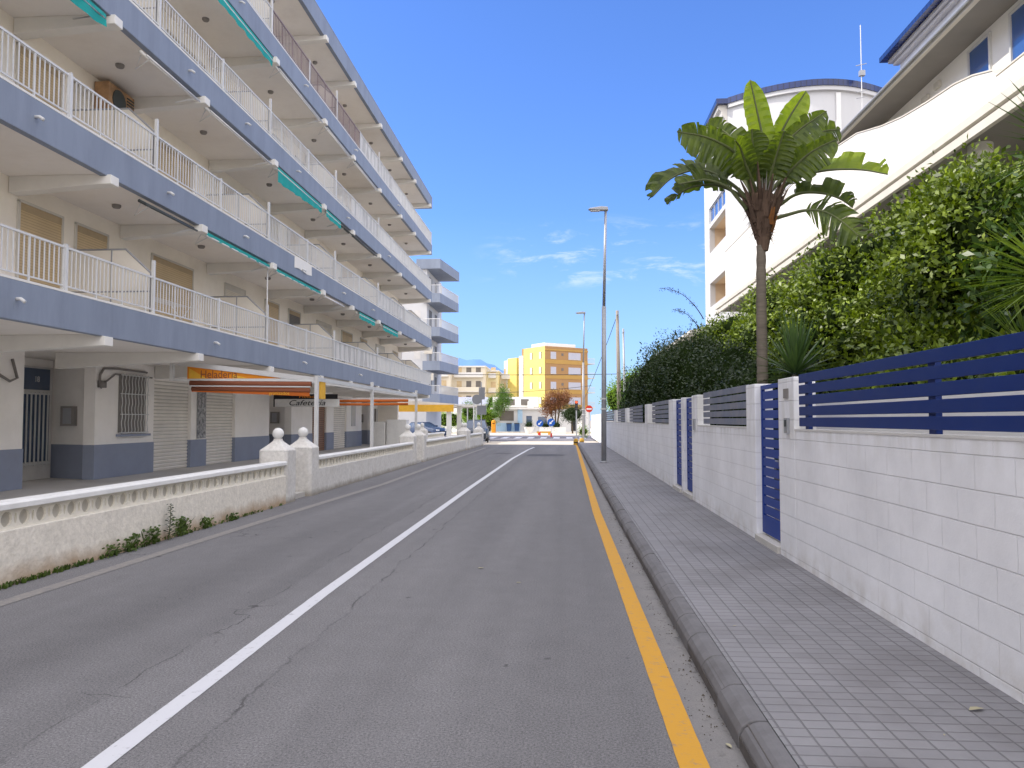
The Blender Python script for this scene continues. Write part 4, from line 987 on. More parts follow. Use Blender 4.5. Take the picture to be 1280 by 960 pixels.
# ------------------------------------------------------------------ foliage
def foliage(name, blobs, n, size, m, parent=None, seed=0, wr_=.45, core=True, label=None, cluster=10, shell=.28, mdark=None, drop=0.0, up=.3, gapn=.0, spread=1.3, kq=.76):
    rg = np.random.default_rng(seed); blobs = np.array(blobs, float)
    area = (blobs[:,3]*blobs[:,4]+blobs[:,4]*blobs[:,5]+blobs[:,3]*blobs[:,5]); pr = area/area.sum()
    nc = n//cluster; pick = rg.choice(len(blobs), nc, p=pr); B = blobs[pick]
    d = rg.normal(size=(nc, 3)); d /= np.linalg.norm(d, axis=1)[:, None]
    rad = 1-shell*np.abs(rg.normal(size=nc))*.8+rg.uniform(-.02, .08, nc)
    # lumps: radius modulated by direction so that the outline is uneven
    lump = 1+.10*np.sin(d[:,0]*7+B[:,0]*3)*np.sin(d[:,2]*6+B[:,1]*2)+.07*np.sin(d[:,1]*11+B[:,2]*5)
    cpos = B[:, :3]+d*B[:, 3:6]*(rad*lump)[:, None]
    if gapn > 0:
        keep = (np.sin(cpos[:,0]*4.1)+np.sin(cpos[:,1]*3.3+1)+np.sin(cpos[:,2]*4.7+2))*.33+rg.uniform(-.5, .5, nc) > -gapn
        keep = ~((~keep) & (rg.random(nc) < .75)); cpos = cpos[keep]; d = d[keep]; nc = len(cpos)
    tw = d*B[:nc, 3:6]*0+d+np.array([0, 0, up]); tw /= np.linalg.norm(tw, axis=1)[:, None]
    cp = np.repeat(cpos, cluster, 0); tw = np.repeat(tw, cluster, 0); k = len(cp)
    off = rg.normal(size=(k, 3))*size*spread; pos = cp+off
    dirn = tw*.6+rg.normal(size=(k, 3))*.65+off/(size*spread)*.35; dirn[:, 2] -= drop; dirn /= np.linalg.norm(dirn, axis=1)[:, None]
    nr = tw+rg.normal(size=(k, 3))*.5; sd = np.cross(dirn, nr); sd /= (np.linalg.norm(sd, axis=1)[:, None]+1e-9); nn = np.cross(sd, dirn)
    l = size*rg.uniform(.65, 1.35, k)[:, None]; wv = l*wr_*.5
    v = np.empty((k, 4, 3)); v[:, 0] = pos-dirn*l*.5; v[:, 1] = pos+sd*wv+nn*l*.08; v[:, 2] = pos+dirn*l*.5-nn*l*.1; v[:, 3] = pos-sd*wv+nn*l*.08
    verts = v.reshape(-1, 3); nv = len(verts); faces = np.arange(nv, dtype=np.int32)
    loops = [faces]; starts = [np.arange(0, nv, 4, dtype=np.int32)]; mats_i = [np.zeros(k, np.int32)]
    allv = [verts]; tot = nv; lt = nv
    me = bpy.data.meshes.new(name)
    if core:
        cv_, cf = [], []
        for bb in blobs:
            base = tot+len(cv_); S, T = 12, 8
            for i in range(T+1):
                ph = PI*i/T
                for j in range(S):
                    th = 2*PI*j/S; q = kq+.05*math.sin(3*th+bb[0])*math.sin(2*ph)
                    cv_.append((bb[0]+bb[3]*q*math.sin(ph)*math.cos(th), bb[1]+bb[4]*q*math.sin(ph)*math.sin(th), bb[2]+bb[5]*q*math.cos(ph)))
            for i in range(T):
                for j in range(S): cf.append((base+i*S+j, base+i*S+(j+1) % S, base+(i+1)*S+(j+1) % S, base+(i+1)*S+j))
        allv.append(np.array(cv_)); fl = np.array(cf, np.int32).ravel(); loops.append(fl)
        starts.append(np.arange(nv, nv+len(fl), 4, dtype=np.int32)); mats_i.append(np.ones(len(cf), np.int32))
    V = np.concatenate(allv); LP = np.concatenate(loops); ST = np.concatenate(starts)
    me.vertices.add(len(V)); me.vertices.foreach_set('co', V.astype(np.float32).ravel())
    me.loops.add(len(LP)); me.loops.foreach_set('vertex_index', LP)
    me.polygons.add(len(ST)); me.polygons.foreach_set('loop_start', ST); me.polygons.foreach_set('loop_total', np.full(len(ST), 4, np.int32))
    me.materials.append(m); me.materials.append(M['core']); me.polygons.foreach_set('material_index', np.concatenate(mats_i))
    me.update(calc_edges=True)
    o = bpy.data.objects.new(name, me); C.objects.link(o)
    if parent:
        o.parent = parent; o.matrix_parent_inverse = Matrix.Translation(-parent.location)
    return o
def tree(name, label, cat, base, blobs, n, size, m, seed=0, trunk_r=.1, stems=None, group=None, **k):
    t = thing(name, label, cat, base, group)
    foliage('crown', blobs, n, size, m, t, seed, **k)
    b = MB(); rnd = random.Random(seed)
    for (cx, cy, cz, rx, ry, rz) in blobs[:6]:
        p0 = Vector(base); p1 = Vector((cx, cy, cz)); mid = p0.lerp(p1, .5)+Vector((rnd.uniform(-.1, .1), rnd.uniform(-.1, .1), .1*p1.z))
        b.tube([p0, mid, p1, p1+Vector((0, 0, rz*.5))], [trunk_r, trunk_r*.7, trunk_r*.45, trunk_r*.15], 7)
    obj('trunk', b, M['bark'], t, smooth=True)
    return t
def lumps(y0, y1, top, x0, n, seed, rmin=.42, rmax=.75, xtop=6.3):
    rr_ = random.Random(seed); out = []
    for i in range(n):
        y = rr_.uniform(y0, y1); u = rr_.random(); tz = top(y); z = .8+(tz-1.0)*u; r = rr_.uniform(rmin, rmax)
        x = x0+.35*math.sin(y*1.1)+(xtop-x0)*max(0, u-.35)/.65*rr_.uniform(.6, 1.1)+rr_.uniform(-.2, .2)
        tz = min(tz, 1.6+.625*x) if y < 14.1 else min(tz, 1.6+.66*x)
        out.append((x, y, min(z, tz-r*.95), r*rr_.uniform(.8, 1.1), r*rr_.uniform(.9, 1.4), r*rr_.uniform(.75, 1.0)))
    return out
# tall clipped ficus hedge behind the near walls: separate bushes
tree('ficus_bush', 'big sunlit glossy green bush rising behind the blue rail, left of the spiky plants', 'bush', (5.9, 12.0, 0),
     [(6.0, 12.0, 2.2, 1.0, 2.2, 2.0)]+lumps(9.6, 14.0, lambda y: 5.9 if y > 11.4 else 5.5, 5.0, 46, 1), 84000, .092, M['leaf_hedge'], 11, wr_=.52, cluster=13, shell=.26, spread=1.2, kq=.6, gapn=.10)
tree('ficus_bush', 'long rounded sunlit green bush sloping down behind the palm trunk', 'bush', (5.9, 19, 0),
     [(6.2, 17.0, 2.4, 1.0, 2.6, 2.2), (6.2, 21.5, 2.6, 1.0, 2.8, 2.2), (6.2, 26, 2.4, 1.0, 2.8, 2.2)]+lumps(14.2, 28.5, lambda y: 5.55+.2*math.sin(y*1.7), 5.1, 110, 2,  .45, .85), 115000, .105, M['leaf_hedge'], 12, wr_=.52, cluster=13, shell=.26, spread=1.2, kq=.6, gapn=.10)
tree('dark_shrub', 'dark broad leaved shrub partly shading the bush at the right picture edge', 'bush', (5.6, 8.6, 0),
     [(5.7, 8.9, 3.4, .8, 1.0, 1.0), (5.9, 8.6, 4.0, .6, .7, .6), (5.3, 8.9, 2.5, .7, .9, .8), (5.6, 9.6, 3.6, .5, .6, .6)], 9000, .13, M['leaf_hedge_dark'], 13, wr_=.42, cluster=9)
tree('ficus_bush', 'low bright green bush just above the blue rail', 'bush', (4.7, 9.6, 0),
     [(4.9, 10.4, 1.9, .6, .9, .8), (4.6, 9.4, 1.8, .6, .8, .7), (4.5, 8.5, 1.7, .6, .7, .7), (4.8, 11.4, 1.8, .6, .7, .8), (4.4, 7.6, 1.6, .5, .7, .7)], 15000, .10, M['leaf_hedge'], 14, wr_=.5)
for i, (x, y, z, rx, ry, rz, n, lab) in enumerate((
    (3.5, 15.2, 1.7, .8, 1.5, 1.0, 9000, 'dark shrub spilling over the second wall'),
    (3.7, 18.3, 2.0, .95, 1.9, 1.5, 13000, 'dark dense shrub above the twin gates'),
    (3.7, 22.3, 2.2, 1.0, 2.2, 2.0, 16000, 'tall dark shrub above the third wall'),
    (3.9, 26.6, 2.3, 1.1, 2.6, 2.3, 16000, 'tallest dark shrub above the fourth wall'),
    (3.9, 32.0, 2.3, 1.2, 2.8, 2.5, 15000, 'dark shrub with a ragged outline over the fifth wall'),
    (4.0, 38.5, 2.0, 1.3, 3.4, 2.4, 11000, 'dark low shrub beyond the street lamp'),
    (4.4, 46, 1.8, 1.5, 3.5, 2.6, 8000, 'olive green shrub at the far end of the right walls'))):
    bl = [(x, y, z, rx, ry, rz), (x+.2, y+ry*.5, z+rz*.25, rx*.8, ry*.55, rz*.75), (x-.15, y-ry*.5, z-.2, rx*.8, ry*.55, rz*.8), (x+.3, y, z+rz*.45, rx*.6, ry*.5, rz*.55)]
    tree('dark_shrub', lab, 'shrub', (x, y, 0), bl, n, .085 if i < 4 else .12, M['leaf_dark'] if i < 6 else M['leaf_mid'], 30+i, wr_=.4, cluster=9, group='dark shrubs behind the right walls', shell=.4)
# arching twig sprays that stick out over the dark shrubs
for (p0, p1, p2, lab) in (((3.6, 20, 4.2), (3.1, 19.6, 4.95), (2.45, 19.4, 4.9), 'long thin arching spray of small leaves against the sky'), ((3.7, 21.0, 4.0), (3.3, 20.6, 4.55), (2.9, 20.4, 4.5), 'short lower spray of small leaves against the sky')):
    t = thing('twig_spray', lab, 'branch', p0)
    b = MB(); P0, P1, P2 = map(Vector, (p0, p1, p2)); pts = [P0.lerp(P1, u).lerp(P1.lerp(P2, u), u) for u in [i/12 for i in range(13)]]
    b.tube(pts, [.014*(1-.8*i/12) for i in range(13)], 5); obj('stem', b, M['bark'], t)
    b = MB(); rr = random.Random(5)
    for i in range(110):
        p = pts[rr.randint(3, 12)]+Vector((rr.uniform(-.06, .06), rr.uniform(-.06, .06), rr.uniform(-.05, .05))); d = Vector((rr.uniform(-1, 1), rr.uniform(-1, 1), rr.uniform(-1, .6))).normalized()*.05; s = d.orthogonal().normalized()*.012
        b.poly([p, p+d*.5+s, p+d, p+d*.5-s])
    obj('leaves', b, M['leaf_dark'], t)

def spiky(name, label, c, n, ln, m, seed, zb=0, wd=.035, stem_h=1.5, upb=.2, group=None):
    rr = random.Random(seed); t = thing(name, label, 'plant', (c[0], c[1], 0), group)
    b = MB(); b.tube([(c[0], c[1], 0), (c[0]+.03, c[1], c[2]*.5), (c[0], c[1], c[2])], [.08, .06, .05], 8); obj('trunk', b, M['trunk'], t, smooth=True)
    b = MB()
    for i in range(n):
        a = rr.uniform(0, 2*PI); el = rr.uniform(-.35, 1.35)+upb*rr.random(); l = ln*rr.uniform(.7, 1.1); dz = .5*max(0, 1.1-el)*.35
        d = Vector((math.cos(a)*math.cos(el), math.sin(a)*math.cos(el), math.sin(el))); p = Vector(c)+d*.05; sd = d.cross(Vector((0, 0, 1))).normalized()
        prev = None
        for k in range(6):
            u = k/5; q = p+d*l*u-Vector((0, 0, dz*u*u*l)); w_ = wd*(.5+1.6*u if u < .3 else 1.0*(1-u)/.7)*rr.uniform(.95, 1.05); up_ = Vector((0, 0, w_*.35))
            cur = (q-sd*w_+up_, q, q+sd*w_+up_)
            if prev: b.quad(prev[0], prev[1], cur[1], cur[0]); b.quad(prev[1], prev[2], cur[2], cur[1])
            prev = cur
    o = obj('leaves', b, m, t); return t
spiky('yucca', 'dark blue green yucca fan behind the palm trunk', (3.35, 11.4, 2.25), 120, .95, M['leaf_yucca'], 1, wd=.028)
spiky('yucca', 'sunlit yucca with long yellow green blades above the blue rail at the right edge', (4.5, 7.25, 2.85), 190, .95, M['leaf_yucca_lit'], 2, wd=.022)
spiky('yucca', 'tall shaded yucca poking blades in at the upper right edge', (5.2, 8.15, 4.35), 130, .98, M['leaf_yucca'], 3, wd=.022)
spiky('yucca', 'second sunlit spiky plant low at the right edge by the rail', (4.5, 7.7, 2.2), 110, .7, M['leaf_yucca_lit'], 4, wd=.02)

# ------------------------------------------------------------------ palm (giant bird of paradise)
PX, PYY = 2.98, 11.6
S = 960/11.72
def pw(px, py, dy=0): # px offsets of the crown measured on a plane at the palm
    return Vector((PX+(px-957)/S, PYY+dy, 5.02-(py-240)/S))
palm = thing('giant_bird_of_paradise', 'tall palm like plant with torn paddle leaves rising behind the second wall', 'palm', (PX, PYY, 0))
b = MB(); rr = random.Random(2); pts = []; rs = []
for i in range(40):
    z = i/39*4.2; pts.append((PX-.13+.13*(z/4.2)+.03*math.sin(z*1.1), PYY, z)); rs.append(.092-.028*z/4.2+(.008 if i % 2 else 0))
b.tube(pts, rs, 14); obj('trunk', b, M['trunk'], palm, smooth=True)
b = MB(); prof = [(.07, 4.12), (.09, 4.22), (.125, 4.4), (.165, 4.6), (.20, 4.76), (.205, 4.84), (.17, 4.95), (.08, 5.06)]
b.lathe((PX, PYY, 0), prof, 18)
for i in range(150):
    a = rr.uniform(0, 2*PI); z = rr.uniform(4.3, 5.05); r0 = .07+.2*(z-4.15)/.85
    p = Vector((PX+r0*math.cos(a), PYY+r0*math.sin(a), z)); d = Vector((math.cos(a)*rr.uniform(.1, .7), math.sin(a)*.5, rr.uniform(-1, .6))).normalized()*rr.uniform(.08, .2); s = d.orthogonal().normalized()*.008
    b.poly([p-s, p+s, p+d])
for i in range(22):   # old leaf bases overlapping like shingles
    a = i*2.4; z = 4.28+i*.021; r0 = .065+.26*(z-4.15)/.85
    c_, s_2 = math.cos(a), math.sin(a); t_ = Vector((-s_2, c_, 0)); o_ = Vector((c_, s_2, 0)); p = Vector((PX, PYY, z))+o_*r0*.92
    b.quad(p-t_*.06, p+t_*.06, p+t_*.03+Vector((0, 0, .24))+o_*.085, p-t_*.03+Vector((0, 0, .24))+o_*.085, 1 if (c_ > .25 and i % 3) else 0)
obj('crown_base', b, [M['fibre'], M['fibre_orange']], palm)
b = MB()
for i in range(22):
    a = i*2.4+.3; c_, s_2 = math.cos(a), math.sin(a); z = 4.45+.02*i; r0 = .09+.09*(z-4.4)/.45; k_ = rr.uniform(.28, .5)
    b.tube([(PX+c_*r0*.6, PYY+s_2*r0*.6, z-.1), (PX+c_*(r0+.06), PYY+s_2*(r0+.06), z+.14), (PX+c_*(r0+.08+k_*.35), PYY+s_2*(r0+.08+k_*.35), z+.2+k_*.6)], [.045, .03, .008], 6)
obj('old_leaf_stalks', b, M['fibre'], palm)
b = MB()
for i in range(60):
    a = rr.uniform(0, 2*PI); r0 = rr.uniform(0, .2); p = Vector((PX+r0*math.cos(a), PYY+r0*math.sin(a), 5.0)); d = Vector((math.cos(a)*.3, math.sin(a)*.3, 1)).normalized()*rr.uniform(.12, .32); s = Vector((-math.sin(a), math.cos(a), 0))*.012
    b.poly([p-s, p+s, p+d])
obj('dry_sheath', b, M['villagrey'], palm)
def bez(pts, n):
    """smooth curve through points (Catmull-Rom)"""
    P = [pts[0]*2-pts[1]]+pts+[pts[-1]*2-pts[-2]]; out = []
    m_ = len(pts)-1
    for i in range(n+1):
        t = i/n*m_; k = min(int(t), m_-1); u = t-k; a, b_, c, d = P[k], P[k+1], P[k+2], P[k+3]
        out.append(.5*((2*b_)+(-a+c)*u+(2*a-5*b_+4*c-d)*u*u+(-a+3*b_-3*c+d)*u**3))
    return out
def palm_leaf(path, start, width, sa, sb, m, seed, torn=.5, dys=0.0, label=None):
    """path: px points from the crown base to the tip; start: fraction where the blade begins; sa/sb: directions of the two blade halves"""
    rr = random.Random(seed); n = 44
    pts = [pw(x, y, dys*i/(len(path)-1)) for i, (x, y) in enumerate(path)]
    c = bez(pts, n)
    b = MB(); b.tube(c, [.028*(1-.8*i/n)+.004 for i in range(n+1)], 7, 0)
    k0 = int(start*n)
    for side, sdv in ((1, sa), (-1, sb)):
        i = k0
        while i < n:
            seg = rr.choice((1, 1, 2, 3)) if rr.random() < torn else rr.choice((4, 6, 8))
            j = min(n, i+seg)
            droop = rr.uniform(-.10, .10)*(1 if torn > .3 else .3); cut = rr.uniform(.86, 1.04) if torn > .3 else 1
            rows = []
            for k in range(i, j+1):
                u = (k-k0)/(n-k0); wdt = width*(min(1, u/.16)**.6)*(1-max(0, (u-.62)/.38)**2.2)**.6
                wdt *= cut
                t = (c[min(k+1, n)]-c[max(k-1, 0)]).normalized()
                if sdv == 'perp': s = Vector((-t.z, 0, t.x))*side+Vector((0, -.25, 0))
                else: s = Vector(sdv)-t*Vector(sdv).dot(t)
                s.normalize(); s = (s+t*(.28+droop)).normalized()
                nrm = s.cross(t).normalized()
                fold = Vector((0, 0, -1))
                row = [c[k]+s*wdt*q+fold*(wdt*.38*q*q*(1+droop*5))+nrm*(.012*math.sin(k*2.1+side)*q) for q in (0, .33, .66, 1.0)]
                rows.append(row)
            if torn > .3 and len(rows) > 1:   # narrow the outer end of each strip so that gaps open toward the rim
                g_ = rr.uniform(.05, .3)
                a_, z_ = rows[0], rows[-1]
                for q in (2, 3):
                    dlt = z_[q]-a_[q]; rows[0][q] = a_[q]+dlt*g_*.5*(q-1)*.5; rows[-1][q] = z_[q]-dlt*g_*.5*(q-1)*.5
            for r0, r1 in zip(rows, rows[1:]):
                for q in range(3): b.quad(r0[q], r0[q+1], r1[q+1], r1[q], 1)
            i = j
    o = obj('leaf', b, [M['petiole'], m], palm, smooth=True)
    return o
D, Yg = M['leaf_palm'], M['leaf_palm_yellow']
palm_leaf([(938,262),(925,248),(912,236),(889,229),(873,231),(852,236)], .33, .40, (.0,.3,1), (.1,.5,.5), D, 1, .8, -.3)
palm_leaf([(940,250),(925,232),(905,216),(880,207),(850,215),(825,238)], .30, .40, (.0,.3,1), (.1,.5,.6), D, 2, .7, .25)
palm_leaf([(944,245),(936,222),(922,198),(900,186),(876,180),(848,178)], .22, .30, 'perp', 'perp', D, 3, .7, -.5)
palm_leaf([(947,245),(943,222),(936,190),(922,165),(908,152),(893,148)], .25, .27, 'perp', 'perp', D, 4, .4, .3)
palm_leaf([(950,245),(948,225),(943,195),(936,170),(928,150)], .25, .25, 'perp', 'perp', D, 5, .4, .6)
palm_leaf([(953,245),(957,215),(957,180),(950,145),(941,105)], .34, .20, 'perp', 'perp', Yg, 6, .05, -.15)
palm_leaf([(957,245),(962,215),(972,185),(988,152),(1009,119)], .34, .20, 'perp', 'perp', Yg, 7, .15, -.1)
palm_leaf([(958,245),(965,222),(975,195),(997,170),(1030,148)], .25, .25, 'perp', 'perp', D, 8, .5, -.2)
palm_leaf([(960,246),(972,226),(988,198),(1015,170),(1040,155),(1066,149)], .28, .26, 'perp', 'perp', D, 9, .6, .5)
palm_leaf([(968,250),(978,238),(994,227),(1012,221),(1040,218),(1072,220),(1100,227)], .38, .44, (.1,.15,1), (.05,.5,.8), Yg, 10, .45, -.2)
palm_leaf([(970,262),(984,252),(997,243),(1015,238),(1040,239),(1060,245),(1075,254)], .38, .40, (.1,.2,1), (.0,.5,.7), D, 11, .85, .35)
palm_leaf([(970,274),(985,271),(1003,268),(1022,271),(1040,284),(1060,306)], .42, .34, (.3,-.2,1), (-.7,-.5,-.6), D, 12, .9, -.4)
palm_leaf([(953,245),(950,228),(945,208),(941,190),(938,172)], .25, .26, 'perp', 'perp', D, 13, .3, -.35)
palm_leaf([(957,245),(962,230),(966,212),(970,194),(974,178)], .25, .24, 'perp', 'perp', D, 14, .35, -.45)
palm_leaf([(962,246),(975,230),(990,212),(1006,196),(1022,180)], .3, .24, 'perp', 'perp', D, 15, .5, .1)
palm_leaf([(950,246),(942,232),(930,214),(921,200),(912,196)], .3, .22, 'perp', 'perp', D, 16, .3, -.7)

palm_leaf([(946,245),(938,225),(926,205),(915,188),(899,170),(880,160)], .3, .26, 'perp', 'perp', D, 17, .6, .45)
palm_leaf([(960,246),(975,232),(992,214),(1010,200),(1034,190)], .3, .26, 'perp', 'perp', D, 18, .6, -.45)
palm_leaf([(942,252),(930,240),(914,228),(896,222),(872,224),(846,240)], .33, .30, (.0,.3,1), (.0,.6,.3), D, 19, .85, .55)
# ------------------------------------------------------------------ right: villa
vl = thing('white_villa', 'long white building with deep grey eaves and a curved parapet behind the hedge', 'building', (9, 12, 0))
def V_(n, b, m, **k): return obj(n, b, m, vl, **k)
YE = 31.0
b = MB(); b.box(9.0, 9.25, -6, YE, 7.2, 10.0); V_('upper_wall', b, M['villa'])
b = MB(); b.box(9.4, 9.7, -6, 38, 0, 6.95); b.box(8.9, 9.4, -6, -5, 0, 6.95); V_('lower_wall', b, M['villa'])
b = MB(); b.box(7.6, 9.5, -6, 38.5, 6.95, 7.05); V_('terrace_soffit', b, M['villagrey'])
b = MB(); b.box(7.5, 9.35, -6, 38.5, 7.055, 7.22); b.box(7.5, 7.6, -6, 38.5, 6.8, 6.97); V_('terrace_slab', b, M['villatrim'])
b = MB(); b.box(7.66, 7.74, -6, 38.5, 7.23, 7.30); V_('terrace_tile_edge', b, mat('terracotta beige tile edge', (.5, .38, .24), .8, .2, 6))
# parapet with S-curved top
cur = [(-6, 7.95), (14.5, 7.95), (14.6, 8.1), (15.3, 8.32), (16.0, 8.46), (17.2, 8.58), (18.4, 8.74), (19.6, 8.98), (21.2, 9.4), (23, 9.62), (26, 9.8), (31, 9.9), (38.4, 9.9)]
b = MB()
for (ya, za), (yb, zb) in zip(cur, cur[1:]): b.prism([(ya, 7.222), (ya, za), (yb, zb), (yb, 7.222)], 'X', 8.0, 8.14)
V_('parapet', b, M['villa'])
b = MB()
for (ya, za), (yb, zb) in zip(cur, cur[1:]): b.prism([(ya, za+.002), (ya, za+.03), (yb, zb+.03), (yb, zb+.002)], 'X', 7.98, 8.16)
V_('parapet_coping', b, M['villatrim'])
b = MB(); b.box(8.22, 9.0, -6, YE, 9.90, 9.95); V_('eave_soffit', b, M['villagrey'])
b = MB(); b.box(8.12, 8.22, -6, YE, 9.88, 10.02); b.box(8.22, 9.7, YE-.1, YE, 9.951, 10.2); V_('eave_fascia', b, M['villatrim'])
b = MB(); b.tube([(8.08, -6, 9.96), (8.08, YE, 9.96)], .035, 8); V_('gutter', b, M['greymetal'])
b = MB(); b.quad((8.14, -6, 10.03), (8.14, YE, 10.03), (9.7, YE, 10.5), (9.7, -6, 10.5)); b.quad((9.7, -6, 10.5), (9.7, YE, 10.5), (12, YE, 11.2), (12, -6, 11.2)); V_('lower_roof', b, M['villablue'])
b = MB(); b.box(9.7, 9.95, -6, 22.4, 10.3, 12.0); b.box(9.95, 14, 22.15, 22.4, 10.3, 12.0); V_('attic_wall', b, M['villa'])
b = MB(); b.box(9.55, 9.7, -6, 22.5, 11.85, 11.94); b.box(9.45, 9.7, -6, 22.6, 11.95, 12.05); V_('cornice', b, M['villatrim'])
b = MB(); b.box(9.26, 9.5, -6, 22.75, 12.06, 12.2); b.quad((9.28, -6, 12.205), (9.28, 22.75, 12.205), (12.5, 22.75, 13.6), (12.5, -6, 13.6)); V_('upper_roof', b, M['villablue'])
for (ya, yb, z0, z1) in ((16.5, 17.3, 8.95, 9.72), (12.0, 15.7, 8.5, 9.72), (5.5, 8.5, 8.3, 9.7), (0, 2.5, 8.3, 9.7)):
    b = MB(); b.box(8.985, 8.995, ya, yb, z0, z1); q = V_('window', b, M['glass_blue'])
    b = MB()
    for (a0, a1, c0, c1) in ((ya-.05, ya, z0-.05, z1+.05), (yb, yb+.05, z0-.05, z1+.05), (ya, yb, z0-.05, z0), (ya, yb, z1, z1+.05)): b.box(8.95, 8.999, a0, a1, c0, c1)
    obj('frame', b, M['white_metal'], q)
for y in (10.5, 12.4, 15.3, 18.5, 22, 26, 30):
    b = MB(); b.lathe((8.1, y, 0), [(.17, 0), (.17, 6.7), (.22, 6.78), (.22, 6.95)], 16); V_('column', b, M['villa'], smooth=False)
b = MB(); b.tube([(7.98, 22.2, 8.05), (7.75, 22.2, 8.1)], .03, 6); b.lathe((7.72, 22.2, 7.98), [(.03, 0), (.06, .1), (.02, .14)], 8); V_('wall_lamp', b, M['whitecap'])
b = MB(); b.box(8.93, 8.998, 18.6, 18.85, 9.55, 9.7); V_('vent', b, M['villatrim'])
b = MB(); b.box(8.93, 8.998, 19.2, 19.5, 9.5, 9.62); V_('vent', b, M['villatrim'])
# garden retaining wall seen through the slats
b = MB(); b.box(3.1, 3.25, -4, 10.6, 0, 1.80); tag(obj('garden_wall_inner', b, M['villa']), 'pale rendered inner garden wall glimpsed between the blue slats', 'wall')
bpy.data.objects['garden_wall_inner'].name = 'retaining_wall'

# ------------------------------------------------------------------ right: tower block with curved front
tw = thing('white_tower_block', 'tall white building with curved front and navy tiled rim behind the palm', 'building', (12, 42, 0))
def T_(n, b, m, **k): return obj(n, b, m, tw, **k)
XT, YT = 8.4, 39.4
arc = []
for i in range(17):
    u = i/16; x = XT+8.4*u; arc.append((x, YT-1.9*math.sin(PI*min(1, u*1.02))**.9))
ZT = 17.55
b = MB()
for (xa, ya), (xb, yb) in zip(arc, arc[1:]): b.quad((xa, ya, 0), (xb, yb, 0), (xb, yb, ZT), (xa, ya, ZT))
b.quad((XT+8.4, YT, 0), (XT+8.4, 46, 0), (XT+8.4, 46, ZT), (XT+8.4, YT, ZT)); T_('curved_front', b, M['tower'])
# side wall with loggia openings
OP = [(40.1, 44.5, 8.05, 9.4), (40.1, 44.5, 11.15, 12.6), (40.1, 44.5, 12.85, 13.75), (40.1, 44.5, 4.9, 6.3)]
b = MB(); yb_ = 46.0
b.box(XT, XT+.3, YT+.003, 40.1, 0, ZT); b.box(XT, XT+.3, 44.5, yb_, 0, ZT)
zs = sorted([(o[2], o[3]) for o in OP]); z = 0
for (a, c) in zs: b.box(XT, XT+.3, 40.1, 44.5, z, a); z = c
b.box(XT, XT+.3, 40.1, 44.5, z, ZT); T_('side_wall', b, M['tower'])
b = MB(); b.box(XT+1.3, XT+1.4, 39.9, 44.7, 0, ZT)
for (a, c) in zs: b.box(XT+.3, XT+1.3, 40.0, 44.6, a-.1, a-.005); b.box(XT+.3, XT+1.3, 40.0, 44.6, c+.005, c+.06); b.box(XT+.3, XT+1.3, 40.0, 40.09, a, c); b.box(XT+.3, XT+1.3, 44.51, 44.6, a, c)
T_('loggia', b, mat('warm loggia paint', (.62, .50, .36), .85, .06, 2))
b = MB(); b.box(XT+.1, XT+.12, 40.1, 44.5, 12.85, 13.75); q = T_('window', b, M['glass_blue'])
b = MB()
for k in range(5): y = 40.1+k*1.08; b.box(XT+.06, XT+.1, y, y+.06, 12.85, 13.75)
b.box(XT+.06, XT+.1, 40.1, 44.5, 12.85, 12.91); b.box(XT+.06, XT+.1, 40.1, 44.5, 13.69, 13.75); obj('frame', b, M['white_metal'], q)
# cornice and tiled rim
b = MB(); b.prism([(XT-.001, 16.7), (XT-.001, ZT+.2), (XT-.45, ZT+.2), (XT-.45, ZT), (XT-.3, ZT-.1), (XT-.25, ZT-.35), (XT-.1, ZT-.5), (XT-.08, 16.7)], 'Y', YT-.02, yb_); T_('cornice', b, M['villatrim'])
b = MB()
for (xa, ya), (xb, yb) in zip(arc, arc[1:]):
    b.poly([(xa, ya-.18, ZT), (xb, yb-.18, ZT), (xb, yb, ZT), (xa, ya, ZT)]); b.quad((xa, ya-.18, ZT), (xb, yb-.18, ZT), (xb, yb-.18, ZT+.22), (xa, ya-.18, ZT+.22))
T_('rim', b, M['tower'])
b = MB()
for (xa, ya), (xb, yb) in zip(arc, arc[1:]):
    b.quad((xa, ya-.25, ZT+.2), (xb, yb-.25, ZT+.2), (xb, yb-.25, ZT+.50), (xa, ya-.25, ZT+.50)); b.quad((xa, ya-.25, ZT+.5), (xb, yb-.25, ZT+.5), (xb, yb+2, ZT+.9), (xa, ya+2, ZT+.9)); b.quad((xa, ya-.25, ZT+.2), (xb, yb-.25, ZT+.2), (xb, yb, ZT+.2), (xa, ya, ZT+.2))
T_('tile_rim', b, M['towerblue'])
b = MB(); b.box(XT-.58, XT+.3, YT-.25, yb_, ZT+.202, ZT+.46); T_('side_tile_rim', b, M['villablue'])
b = MB(); b.box(13.2, 13.42, YT-1.9-.02, YT-1.0, 8, ZT-.1); T_('pilaster', b, M['whitecap'])
b = MB(); b.box(XT+1.5, XT+8.3, 41.6, 46, 0, ZT+.2); T_('core', b, M['tower'])
